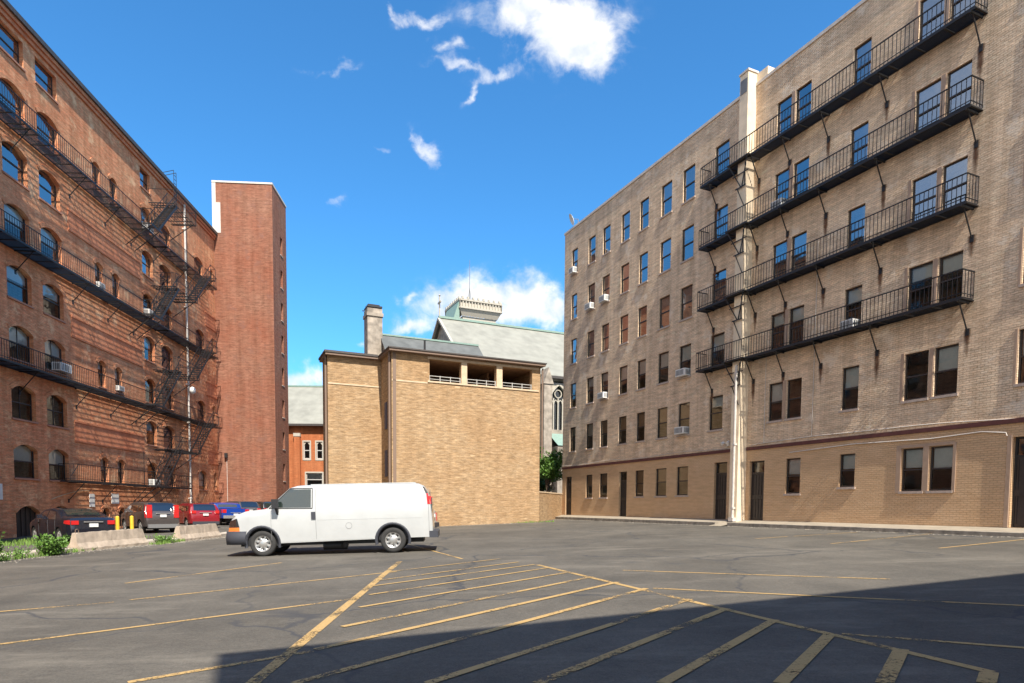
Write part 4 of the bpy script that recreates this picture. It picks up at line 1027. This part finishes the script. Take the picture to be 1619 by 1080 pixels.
def wheels(parent, car, tw=.22, spokes=8, inset=.02, rimr=.62):
    r = car.r; key = (r, tw, spokes, rimr)
    if key not in _wh:
        t = MB(); h = tw/2
        t.lathe_y([(r*rimr, -h*.8), (r*.80, -h), (r*.95, -h*.9), (r, -h*.6), (r, h*.6), (r*.95, h*.9), (r*.80, h), (r*rimr, h*.8)], n=36)
        ty = t.build('tyre', M['rubber'], link=False)
        w = MB(); q = r*rimr
        for sd in (-1, 1):
            prof = [(q, sd*h*.82), (q*.93, sd*h*.78), (q*.9, sd*h*.45), (q*.55, sd*h*.42), (q*.5, sd*h*.62), (q*.34, sd*h*.72), (q*.2, sd*h*.78), (0.001, sd*h*.8)]
            w.lathe_y(prof if sd < 0 else prof[::-1], n=32)
        w.lathe_y([(q, -h*.82), (q, h*.82)], n=32)
        for sd in (-1, 1):
            for k in range(spokes):
                a = 2*math.pi*k/spokes; c_, s_ = math.cos(a), math.sin(a)
                w.tube((q*.73*c_, sd*h*.40, q*.73*s_), (q*.73*c_, sd*h*.47, q*.73*s_), q*.11, 10, 1)
                a += math.pi/spokes; c_, s_ = math.cos(a), math.sin(a)
                w.bar((q*.5*c_, sd*h*.6, q*.5*s_), (q*.92*c_, sd*h*.6, q*.92*s_), q*.16, q*.12)
        ri = w.build('rim', [M['rim'], M['black']], link=False); _wh[key] = (ty, ri)
    ty, ri = _wh[key]
    for wx in car.wheels:
        for sd in (1, -1):
            hwid = car.hw(wx, r+.1)
            o = place('wheel', ty, parent, (wx, sd*(hwid-tw/2-inset), r)); place('rim', ri, o)
def gl_z(x, y): return g(x, y)
def put(name, label, P, az, nose_down=0.0, L=0, group=None, cat='car'):
    o = bpy.data.objects.new(name, None); COL.objects.link(o); o.empty_display_size = .3
    o.location = P; o.rotation_euler = (0, R_(nose_down), math.pi/2-R_(az)); return tag(o, label, cat, group)

# ---- white cargo van (nose towards the left of the picture)
V = Car(6.02, [(.0,1.0),(.05,1.52),(.14,1.82),(.24,1.97),(.40,2.045),(1.4,2.06),(3.7,2.06),(3.95,2.05),(4.16,1.99),(4.78,1.42),(4.90,1.38),(5.45,1.33),(5.72,1.24),(5.86,1.12),(5.92,.95),(5.96,.72),(6.02,.50)],
        [(0,.92),(.08,.97),(.25,1.0),(4.7,1.0),(5.3,.97),(5.7,.91),(5.9,.82),(6.02,.76)], [(0,.44),(.5,.44),(5.2,.36),(5.5,.40),(6.02,.46)], (1.18, 4.96), .375, 1.30, .23, .10, .16)
va = Vector((-7.31, 18.97, 0)); vb = Vector((-3.53, 19.30, 0)); fwd = (va-vb).normalized(); rgt = Vector((-fwd.y, fwd.x, 0))*-1
vaz = math.degrees(math.atan2(fwd.x, fwd.y))
org = vb-fwd*1.18 + rgt*.98
rearz = g(vb.x, vb.y)+.012; frz = g(va.x, va.y)+.004
pit = math.degrees(math.atan2(rearz-frz, 3.78))
org.z = rearz+math.tan(R_(pit))*1.18
van = put('cargo_van', 'white windowless cargo van with black bumper and wheel trims, in mid lot', org, vaz, pit, cat='van')
body = V.shell(M['white_paint'], van); V.flares(.055, M['bumper'], van); wheels(van, V, .24, 8)
und = MB(); und.box(.3, 5.7, -.55, .55, .28, .5); und.box(.75, 1.6, -.85, .85, .38, .62); und.box(4.5, 5.4, -.85, .85, .3, .6); und.tube((3.25,-.75,.27),(2.6,.75,.27),.09,10); und.tube((3.3,.45,.25),(2.6,.45,.25),.14,12)
for wx in V.wheels: und.box(wx-.42, wx+.42, -.7, .7, .4, .86)
und.build('underbody', M['black'], van)
for sd in (1, -1):
    V.side([(4.66,1.42),(3.53,1.40),(3.53,1.94),(4.14,1.94)], sd, M['car_glass'], 'door_window', van, .007)
    fr = MB()
    for (a, b_) in (((4.72,1.40),(4.12,1.97)),((4.12,1.97),(3.49,1.97)),((3.49,1.97),(3.49,1.375)),((3.49,1.375),(4.72,1.40))):
        n = 8
        pts = [Vector((a[0]+(b_[0]-a[0])*i/n, 0, a[1]+(b_[1]-a[1])*i/n)) for i in range(n+1)]
        for p in pts: p.y = sd*(V.hw(p.x, p.z)+.004)
        for p, q in zip(pts[:-1], pts[1:]): fr.bar(p, q, .02)
    fr.build('window_seal', M['black'], van)
    for x0 in (3.40, 4.68, 1.9):
        sm = MB()
        zz = 1.98 if x0 < 4 else 1.33
        if x0 == 1.9 and sd > 0: continue
        for i in range(10):
            za, zb = .46+(zz-.46)*i/10, .46+(zz-.46)*(i+1)/10
            sm.bar((x0, sd*(V.hw(x0, za)+.001), za), (x0, sd*(V.hw(x0, zb)+.001), zb), .008)
        sm.build('body_seam', M['seam_soft'], van)
    sm = MB()
    for x0 in (.10,):
        for i in range(10): za, zb = .5+1.4*i/10, .5+1.4*(i+1)/10; sm.bar((x0, sd*(V.hw(x0, za)+.001), za), (x0, sd*(V.hw(x0, zb)+.001), zb), .01)
    sm.build('body_seam', M['seam_soft'], van); sm = MB()
    for i in range(24):
        xa, xb = .2+3.15*i/24, .2+3.15*(i+1)/24; sm.bar((xa, sd*(V.hw(xa, 1.03)-.002), 1.03), (xb, sd*(V.hw(xb, 1.03)-.002), 1.03), .012)
    sm.build('body_crease', M['white_paint'], van)
    hd = MB(); y = sd*V.hw(3.5, 1.15); hd.box(3.40, 3.52, min(y, y+sd*.035), max(y, y+sd*.035), 1.06, 1.27); hd.build('door_handle', M['bumper'], van)
    mr = MB(); y = sd*V.hw(4.5, 1.45); mr.box(4.42, 4.58, min(y+sd*.12, y+sd*.3), max(y+sd*.12, y+sd*.3), 1.40, 1.66); mr.bar((4.5, y, 1.36), (4.5, y+sd*.2, 1.44), .07, .06); mr.bar((4.48, y, 1.2), (4.5, y+sd*.12, 1.42), .06); mr.build('wing_mirror', M['black'], van)
    tl = MB(); V.side([(.05,1.42),(.13,1.42),(.16,1.74),(.11,1.74)], sd, None, '', None, .012, 3, 4, tl); tl.box(.02, .12, min(sd*.74, sd*.88), max(sd*.74, sd*.88), 1.42, 1.66); tl.build('tail_lamp', M['lamp_red'], van)
    tl = MB(); V.side([(.10,1.74),(.17,1.74),(.27,1.96),(.21,1.93)], sd, None, '', None, .010, 3, 4, tl); tl.build('rear_corner_trim', M['black'], van)
    gr = MB(); V.side([(5.60,.86),(5.93,.86),(5.885,1.05),(5.66,1.13)], sd, None, '', None, .01, 5, 4, gr); gr.build('headlamp', M['car_glass_dark'], van)
    gr = MB(); V.side([(5.60,.75),(5.95,.75),(5.93,.86),(5.60,.86)], sd, None, '', None, .014, 5, 3, gr); gr.build('marker_lamp', M['lamp_orange'], van)
    rk = MB(); V.side([(1.75,.44),(4.42,.40),(4.42,.47),(1.75,.51)], sd, None, '', None, .004, 12, 2, rk); rk.build('rocker_panel', M['white_paint'], van)
fc = MB(); y = V.hw(2.62, .86)
for i in range(16):
    a0, a1 = 2*math.pi*i/16, 2*math.pi*(i+1)/16
    fc.bar((2.45+.09*math.cos(a0), V.hw(2.5, .84)+.002, .84+.09*math.sin(a0)), (2.45+.09*math.cos(a1), V.hw(2.5, .84)+.002, .84+.09*math.sin(a1)), .007)
fc.build('fuel_cap', M['seam_soft'], van)
V.topq(4.20, 4.70, .70, .86, M['car_glass_dark'], 'windscreen', van)
bp = MB(); out_ = [(5.42,.99),(5.62,.985),(5.85,.93),(6.02,.82),(6.12,.55),(6.15,0)]; out_ = out_+[(x, -y) for x, y in reversed(out_[:-1])]
nn_ = len(out_); bp.add([(x, y, .36) for x, y in out_]+[(x+.01, y*1.005, .55) for x, y in out_]+[(x-.02, y*.985, .745) for x, y in out_], [(i, i+nn_, i+nn_+1, i+1) for i in range(nn_-1)]+[(i+nn_, i+2*nn_, i+2*nn_+1, i+nn_+1) for i in range(nn_-1)]+[tuple(range(2*nn_, 3*nn_))[::-1], tuple(range(nn_))], 0, True)
bp.build('front_bumper', M['bumper'], van)
bp = MB(); bp.box(5.90, 5.99, -.62, .62, .70, 1.0); bp.build('grille', M['black'], van)
bp = MB(); bp.box(-.16, .05, -.94, .94, .42, .60); bp.box(-.14, .1, -.97, -.8, .42, .62); bp.box(-.14, .1, .8, .97, .42, .62); bp.build('rear_bumper', M['bumper'], van)
bp = MB(); bp.box(.0, .08, -.62, -.06, 1.2, 1.62); bp.box(.0, .08, .06, .62, 1.2, 1.62); bp.build('rear_window', M['car_glass_dark'], van)
rf = MB()
for yy in (-.5, -.25, 0, .25, .5): rf.box(.5, 3.6, yy-.03, yy+.03, 2.07, 2.092)
rf.build('roof_rib', M['white_paint'], van)
st = MB(); st.box(3.35, 3.8, .2, .7, .7, 1.25); st.box(3.35, 3.48, .2, .7, 1.25, 1.7); st.box(3.35, 3.8, -.7, -.2, .7, 1.25); st.box(3.35, 3.48, -.7, -.2, 1.25, 1.7); st.build('seat', M['seat'], van)

# ---- generic parked car seen from behind
def parked(name, label, P, az, car, paint, side_wins, rear, screen, lamps, plate, glassm='car_glass_dark', group='cars parked along the red brick building', cat='car', bumper='bumper', spokes=5, lowtrim=.28, cut=None):
    f = Vector((math.sin(R_(az)), math.cos(R_(az)), 0)); org = Vector(P); org.z = g(P[0], P[1])
    fr = org+f*car.L; dz = g(fr.x, fr.y)-org.z
    o = put(name, label, org, az, -math.degrees(math.atan2(dz, car.L)), group=group, cat=cat)
    car.shell(M[paint], o); wheels(o, car, .21, spokes, rimr=.66)
    u = MB(); u.box(.3, car.L-.3, -.6, .6, .2, .42)
    for wx in car.wheels: u.box(wx-.36, wx+.36, -.66, .66, .3, .72)
    u.build('underbody', M['black'], o)
    for sd in (1, -1):
        for q in side_wins: car.side(q, sd, M[glassm], 'side_window', o, .007)
        for (q, mt) in lamps:
            t = MB(); car.side(q, sd, None, '', None, .012, 4, 3, t)
            z0, z1 = q[0][1], q[2][1]; w = car.hw(.02, z0)
            t.box(-.012, .06, min(sd*(w-.28), sd*(w-.02)), max(sd*(w-.28), sd*(w-.02)), z0, z1); t.build('tail_lamp', M[mt], o)
        m_ = MB(); xm = screen[1]-.15; zz = car.belt+.08; y = sd*car.hw(xm, zz); m_.box(xm-.06, xm+.08, min(y, y+sd*.2), max(y, y+sd*.2), zz-.02, zz+.13); m_.build('wing_mirror', M[paint], o)
        d = MB()
        for x0 in (screen[0]-1.15, screen[0]-.1, 1.35 if car.L > 4 else 1.2):
            for i in range(6): za, zb = .35+(car.belt-.35)*i/6, .35+(car.belt-.35)*(i+1)/6; d.bar((x0, sd*(car.hw(x0, za)+.001), za), (x0, sd*(car.hw(x0, zb)+.001), zb), .007)
        d.build('door_seam', M['seam'], o)
        h = MB()
        for x0 in (screen[0]-1.05, screen[0]-.05-1.0+.9): y = sd*car.hw(x0, car.belt-.12); h.box(x0, x0+.18, min(y, y+sd*.03), max(y, y+sd*.03), car.belt-.14, car.belt-.1)
        h.build('door_handle', M[paint], o)
    car.topq(rear[0], rear[1], rear[2], rear[3], M[glassm if name != 'parked_saloon' else 'car_glass'], 'rear_window', o)
    car.topq(screen[0], screen[1], .62, .74, M[glassm], 'windscreen', o)
    b = MB(); w = car.hw(0, .4); b.box(-.09, .1, -w*.96, w*.96, lowtrim, lowtrim+.2); b.build('rear_bumper', M[bumper], o)
    pz, pw = plate; b = MB(); b.box(-.03-.02, -.015, -.16, .16, pz, pz+.14); b.build('number_plate', M['plate'], o)
    b = MB(); b.box(-.03, -.004, -.35, .35, pz+.19, pz+.225); b.build('boot_trim', M['rim'], o)
    return o
sal = Car(4.85, [(0,.62),(.05,.96),(.18,1.07),(.62,1.11),(.80,1.13),(1.15,1.27),(1.55,1.40),(2.2,1.46),(2.9,1.42),(3.3,1.26),(3.75,1.02),(4.4,.90),(4.7,.78),(4.85,.5)],
          [(0,.80),(.2,.88),(.6,.92),(4.0,.91),(4.5,.84),(4.85,.62)], [(0,.30),(4.85,.25)], (1.05, 3.85), .33, .98, .42, .05, .13)
parked('parked_saloon', 'black saloon with wide red tail lamps, leftmost of the parked cars', (-16.95, 26.3, 0), -53, sal, 'sedan_paint',
       [[(3.35,1.0),(2.35,1.0),(2.35,1.34),(2.85,1.33)], [(2.28,1.0),(1.25,1.0),(1.6,1.32),(2.28,1.35)]], (.86,1.50,.62,.56), (3.3,3.0), [([(.02,.80),(.42,.84),(.40,.96),(.03,.98)], 'lamp_red')], (.70, .3), 'car_glass')
suv = Car(4.5, [(0,.70),(.03,1.0),(.10,1.10),(.30,1.50),(.45,1.60),(.8,1.66),(2.4,1.68),(2.8,1.62),(3.5,1.14),(4.1,1.02),(4.35,.86),(4.5,.55)],
          [(0,.82),(.15,.89),(.5,.92),(3.9,.91),(4.3,.82),(4.5,.66)], [(0,.36),(4.5,.30)], (.85, 3.48), .35, 1.08, .32, .06, .13)
sw = [[(3.35,1.12),(2.30,1.12),(2.30,1.50),(2.75,1.50)], [(2.22,1.12),(1.30,1.12),(1.30,1.50),(2.22,1.50)], [(1.2,1.14),(.50,1.2),(.62,1.46),(1.2,1.50)]]
parked('parked_suv', 'grey brown sport utility right of the yellow bollards', (-18.9, 35.2, 0), -47, suv, 'suv_paint', sw, (.14,.44,.66,.60), (3.4,2.85),
       [([(.02,1.0),(.12,1.0),(.40,1.52),(.30,1.52)], 'lamp_red'), ([(.01,.82),(.10,.82),(.12,1.0),(.02,1.0)], 'lamp_red')], (.86, .3), bumper='ac_grille')
parked('parked_suv', 'red sport utility parked between the grey brown one and the blue pickup', (-19.0, 40.3, 0), -42, suv, 'red_paint', sw, (.14,.44,.66,.60), (3.4,2.85), [([(.02,1.0),(.16,1.0),(.20,1.2),(.08,1.2)], 'lamp_red')], (.86, .3)).scale = (1, 1, .93)
pk = Car(5.5, [(0,.8),(.03,1.12),(.1,1.14),(1.75,1.14),(1.80,1.15),(1.92,1.48),(2.3,1.56),(3.3,1.56),(3.7,1.47),(4.15,1.16),(5.0,1.06),(5.35,.95),(5.5,.6)],
         [(0,.90),(.1,.94),(4.9,.94),(5.3,.86),(5.5,.74)], [(0,.50),(5.5,.42)], (1.1, 4.5), .38, 1.18, .28, .08, .07)
p = parked('pickup_truck', 'blue pickup truck right of the red sport utility', (-19.25, 45.3, 0), -40, pk, 'blue_paint', [[(3.95,1.18),(3.0,1.18),(3.0,1.48),(3.6,1.46)], [(2.92,1.18),(2.1,1.18),(2.1,1.47),(2.92,1.48)]], (1.83,1.90,.66,.62), (4.1,3.74),
       [([(.02,.86),(.14,.86),(.14,1.1),(.02,1.1)], 'lamp_red')], (.66, .3), bumper='rim', lowtrim=.48, cat='pickup truck')
c = MB(); c.box(.10, 1.72, -.80, .80, 1.166, 1.18); c.build('bed_cover', M['black'], p)
parked('parked_jeep', 'dark boxy car in the far row, left of the two seen above the van bonnet', (-20.3, 50.5, 0), -48, suv, 'suv_paint', sw, (.14,.44,.66,.60), (3.4,2.85), [([(.02,.9),(.12,.9),(.12,1.1),(.02,1.1)], 'lamp_red')], (.86, .3))
parked('parked_saloon', 'dark car in the far row, right of the two seen above the van bonnet', (-19.6, 53.5, 0), -60, suv, 'dark_paint', sw, (.14,.44,.66,.60), (3.4,2.85), [([(.02,.9),(.12,.9),(.12,1.1),(.02,1.1)], 'lamp_red')], (.86, .3))
hb = Car(4.6, [(0,.60),(.02,.92),(.10,1.08),(.32,1.46),(.55,1.64),(1.0,1.72),(2.6,1.74),(3.0,1.66),(3.75,1.14),(4.3,.98),(4.5,.8),(4.6,.5)],
         [(0,.80),(.12,.88),(.5,.92),(4.0,.91),(4.4,.80),(4.6,.66)], [(0,.32),(4.6,.28)], (.85, 3.6), .35, 1.05, .30, .05, .14)
parked('parked_minivan', 'white people carrier parked behind the cargo van with only its rear end showing', (-3.35, 28.2, 0), -88, hb, 'white_paint', sw, (.14,.50,.66,.60), (3.6,3.05), [([(.0,.62),(.12,.62),(.14,.98),(.04,.98)], 'lamp_red')], (.8, .3), group=None, lowtrim=.36)

# ================================================================= barriers, bollards, kerb
def on(p, dz=0): return Vector((p[0], p[1], g(p[0], p[1])+dz))
M['concrete_barrier'] = plain('tan concrete barrier', (.40, .325, .25), .9, var=.2, vs=4.0)
def barrier(a, b_, label, seed):
    A, B_ = on(a), on(b_); d = B_-A; L = d.length; az = math.degrees(math.atan2(d.x, d.y))
    o = bpy.data.objects.new('concrete_barrier', None); COL.objects.link(o)
    o.matrix_world = frame_of(A, az); tag(o, label, 'barrier', 'concrete barriers at the kerb')
    sl = math.atan2(d.z, math.hypot(d.x, d.y)); o.rotation_euler[1] = -sl
    prof = [(0,-.05),(0,.09),(.13,.28),(.20,.63),(.36,.63),(.43,.28),(.56,.09),(.56,-.05)]
    rr = random.Random(seed); n = 22; mb = MB(); vs = []; k = len(prof)
    for i in range(n+1):
        x = L*i/n; e = .0
        if i in (0, n): e = .05
        for j, (y, z) in enumerate(prof): vs.append((x+rr.uniform(-.01, .01)+(e if (z > .5 and i == 0) else (-e if z > .5 and i == n else 0)), y+rr.uniform(-.008, .008), z+rr.uniform(-.01, .01)-(rr.random()*.05 if (i in (0, n) and z > .5) else 0)))
    mb.add(vs, [(i*k+j, (i+1)*k+j, (i+1)*k+j+1, i*k+j+1) for i in range(n) for j in range(k-1)]+[tuple(range(k)), tuple(range(n*k, n*k+k))[::-1]])
    mb.build('block', M['concrete_barrier'], o)
    s = MB()
    for xx in (.1,): s.path([(xx, .28, .61), (xx, .28, .73), (xx+.08, .28, .76), (xx+.14, .28, .71), (xx+.14, .28, .61)], .012, 6)
    s.build('lifting_loop', M['fascia'], o)
    return o
barrier((-14.86, 22.34), (-14.35, 25.6), 'longer looking concrete barrier in front of the yellow bollards', 1)
barrier((-13.86, 27.36), (-13.62, 30.4), 'concrete barrier in front of the red sport utility, nearer the van', 2)
for (x, y), l in (((-16.95, 27.9), 'left one of two yellow bollards behind the concrete barrier'), ((-16.45, 28.1), 'right one of two yellow bollards behind the concrete barrier')):
    c = MB(); c.tube((0,0,-.1), (0,0,1.05), .075, 14); c.tube((0,0,1.05), (0,0,1.10), .075, 14, 0, .03)
    o = c.build('bollard', M['yellow_post']); o.location = on((x, y)); tag(o, l, 'bollard', 'yellow bollards')
def kerb(pts, w):
    mb = MB(); left_ = []
    P = [Vector((x, y, 0)) for x, y in pts]; fine_ = []
    for a, b_ in zip(P[:-1], P[1:]):
        n = max(1, int((b_-a).length/.6))
        fine_ += [a+(b_-a)*i/n for i in range(n)]
    fine_.append(P[-1]); vs = []; rr = random.Random(5)
    for i, p in enumerate(fine_):
        q = fine_[min(i+1, len(fine_)-1)]-fine_[max(i-1, 0)]; q.normalize(); nn = Vector((-q.y, q.x, 0))
        for o_, h in ((0, -.1), (.0, .13), (w, .14), (w, -.1)): r = p+nn*o_; vs.append((r.x+rr.uniform(-.02, .02), r.y, g(r.x, r.y)+h+rr.uniform(-.012, .012)))
    mb.add(vs, [(i*4+j, i*4+4+j, i*4+5+j, i*4+1+j) for i in range(len(fine_)-1) for j in range(3)]+[(0,1,2,3), tuple(range(len(vs)-4, len(vs)))[::-1]])
    o = mb.build('kerb', [M['concrete']]); tag(o, kind='structure'); return o
kerb([(-15.6, 14.5), (-15.0, 18.76), (-14.98, 22.3)], .9)
kerb([(-14.5, 25.7), (-14.0, 27.3)], .9)
kerb([(-13.7, 30.5), (-13.9, 38), (-15.5, 47)], .6)

# ================================================================= plants
M['leaf'] = plain('leaf green', (.10, .20, .03), .6, var=.45, vs=9); M['leaf_dark'] = plain('deep leaf green', (.05, .12, .025), .6, var=.4, vs=5); M['grass'] = plain('weed green', (.14, .24, .04), .7, var=.4, vs=7)
M['bark'] = plain('bark', (.14, .10, .07), .9, var=.3)
def leaf(mb, p, size, rr):
    d = Vector((rr.gauss(0, 1), rr.gauss(0, 1), rr.gauss(0, .8)+.3)).normalized(); u = d.cross(Vector((rr.gauss(0, 1), rr.gauss(0, 1), rr.gauss(0, 1)))).normalized()
    l = size*rr.uniform(.7, 1.3); w = l*.32
    mb.add([p, p+d*l*.5+u*w, p+d*l, p+d*l*.5-u*w], [(0, 1, 2, 3)])
def tree(name, x, y, z0, h, cr, n, label, leafm, size, seed, cz=.62, cat='tree'):
    rr = random.Random(seed); o = empty(name, (x, y, z0)); tag(o, label, cat)
    t = MB(); t.tube((0,0,0), (.03,0,h*.4), .10*h/4, 8, 0, .07*h/4); limbs = []
    for i in range(14):
        a = rr.uniform(0, 6.28); zz = h*rr.uniform(.3, .5); e = Vector((math.cos(a)*cr*rr.uniform(.4, .9), math.sin(a)*cr*rr.uniform(.4, .9), h*rr.uniform(.5, .95))); s0 = Vector((0, 0, zz)); mdl = (s0+e)/2+Vector((0, 0, .12*h))
        t.tube(s0, mdl, .035*h/4, 6, 0, .022*h/4, False); t.tube(mdl, e, .022*h/4, 6, 0, .006, False); limbs += [e, mdl, (e+mdl)/2]
    t.build('trunk', M['bark'], o); c = MB(); cl = []
    for e in limbs:
        for k in range(2): cl.append((e+Vector((rr.gauss(0, .18), rr.gauss(0, .18), rr.gauss(0, .15)))*cr*.8, rr.uniform(.16, .34)*cr))
    for i in range(n):
        p, r = rr.choice(cl); d = Vector((rr.gauss(0, 1), rr.gauss(0, 1), rr.gauss(0, 1))).normalized()*r*rr.random()**.4; leaf(c, p+d, size, rr)
    c.build('crown', leafm, o); return o
tree('leafy_tree', 2.62, 48.6, .6, 5.5, 1.35, 5200, 'green leafy tree behind the low wall at the corner of the painted building', M['leaf'], .17, 3)
tree('leafy_tree', 2.2, 52.5, .6, 4.2, 1.3, 2500, 'darker tree further back behind the low wall, mostly hidden', M['leaf_dark'], .2, 5)
def shrub(x, y, h, r, n, label, seed, size=.09, leafm='leaf'):
    rr = random.Random(seed); o = empty('shrub', on((x, y))); tag(o, label, 'shrub', 'weeds along the kerb')
    st = MB(); c = MB()
    for i in range(18):
        a = rr.uniform(0, 6.28); q = r*rr.random()**.5; e = Vector((math.cos(a)*q, math.sin(a)*q, h*rr.uniform(.55, 1.05))); b0 = Vector((math.cos(a)*q*.25, math.sin(a)*q*.25, 0)); st.tube(b0, e, .008, 5, 0, .004, False)
        for k in range(n//18): t = rr.uniform(.15, 1.05); leaf(c, b0+(e-b0)*t+Vector((rr.gauss(0, .05), rr.gauss(0, .05), rr.gauss(0, .04))), size, rr)
    st.build('stem', M['grass'], o); c.build('foliage', M[leafm], o); return o
shrub(-14.75, 20.75, .62, .48, 1500, 'largest bright green bush at the left end of the concrete barrier', 1)
shrub(-14.1, 26.35, .30, .42, 700, 'low green weeds in the gap between the two concrete barriers', 2, .07)
shrub(-14.95, 19.6, .34, .12, 120, 'thin upright weed on the kerb left of the largest bush', 3, .07)
shrub(-14.85, 18.35, .75, .35, 420, 'tall straggly weed at the left edge of the picture', 4, .10)
shrub(-15.0, 19.0, .22, .5, 260, 'low spreading weeds on the kerb near the left edge', 6, .06)
shrub(-15.3, 20.0, .3, .5, 260, 'low weeds behind the kerb between the left edge and the bush', 8, .06)
def blades(name, cx, cy, rx, ry, n, h, seed, tagl, mat='grass'):
    rr = random.Random(seed); mb = MB()
    for i in range(n):
        x, y = cx+rr.uniform(-rx, rx), cy+rr.uniform(-ry, ry); a = rr.uniform(0, 6.28); hh_ = h*rr.uniform(.4, 1.2); w = .012; z = g(x, y)
        dx, dy = math.cos(a), math.sin(a); b_ = rr.uniform(.1, .5)*hh_
        mb.add([(x-dy*w, y+dx*w, z), (x+dy*w, y-dx*w, z), (x+dx*b_*.4+dy*w*.7, y+dy*b_*.4-dx*w*.7, z+hh_*.6), (x+dx*b_*.4-dy*w*.7, y+dy*b_*.4+dx*w*.7, z+hh_*.6), (x+dx*b_, y+dy*b_, z+hh_)], [(0,1,2,3),(3,2,4)])
    o = mb.build(name, M[mat]); tag(o, tagl, 'grass', kind='stuff'); return o
blades('grass', -19.5, 28.0, 2.6, 2.4, 2600, .16, 3, 'green grass growing under and around the black saloon')
blades('kerb_grass', -14.9, 20.4, .14, 4.2, 700, .16, 5, 'grass growing along the left kerb')
blades('gap_grass', -14.0, 26.4, .25, 1.0, 450, .14, 6, 'grass in the gap between the concrete barriers')
q = MTN @ Vector((-1.0, -.25, 0)); blades('wall_grass', q.x+.4, q.y+.1, 1.3, .3, 260, .12, 7, 'dry weeds at the foot of the tan brick wall')
q = MB_ @ Vector((-17.2, -1.5, 0)); blades('pavement_grass', q.x-.6, q.y+.5, .9, .9, 300, .14, 8, 'weeds at the far end of the raised pavement')
def gravel(name, pts, spread, n, label, seed):
    rr = random.Random(seed); mb = MB()
    for i in range(n):
        k = rr.randrange(len(pts)-1); t = rr.random(); a, b_ = Vector((*pts[k], 0)), Vector((*pts[k+1], 0)); p = a+(b_-a)*t
        nn = (b_-a).normalized(); nn = Vector((-nn.y, nn.x, 0)); p += nn*(-abs(rr.gauss(0, spread)))
        s = rr.uniform(.008, .03); z = g(p.x, p.y)
        q = [Vector((p.x+s*rr.uniform(.6, 1.2)*math.cos(j*1.57+rr.random()), p.y+s*rr.uniform(.6, 1.2)*math.sin(j*1.57+rr.random()), z)) for j in range(4)]
        mb.add(q+[Vector((p.x, p.y, z+s*.8))], [(0,1,4),(1,2,4),(2,3,4),(3,0,4)])
    o = mb.build(name, M['concrete_old']); tag(o, label, 'gravel', kind='stuff')
gravel('gravel', [(-15.0, 17), (-14.9, 22.3), (-14.35, 25.6), (-13.86, 27.36), (-13.6, 30.4)], .35, 900, 'loose grit along the left kerb and barriers', 3)
a_ = MTN @ Vector((-9, -.05, 0)); b_ = MTN @ Vector((0, -.05, 0)); gravel('wall_gravel', [(a_.x, a_.y), (b_.x, b_.y)], .3, 500, 'loose grit at the foot of the tan wall', 4)
a_ = MB_ @ Vector((20, -1.34, 0)); b_ = MB_ @ Vector((-18, -1.34, 0)); gravel('kerb_gravel', [(b_.x, b_.y), (a_.x, a_.y)], .25, 900, 'loose grit lying along the right hand kerb', 6)
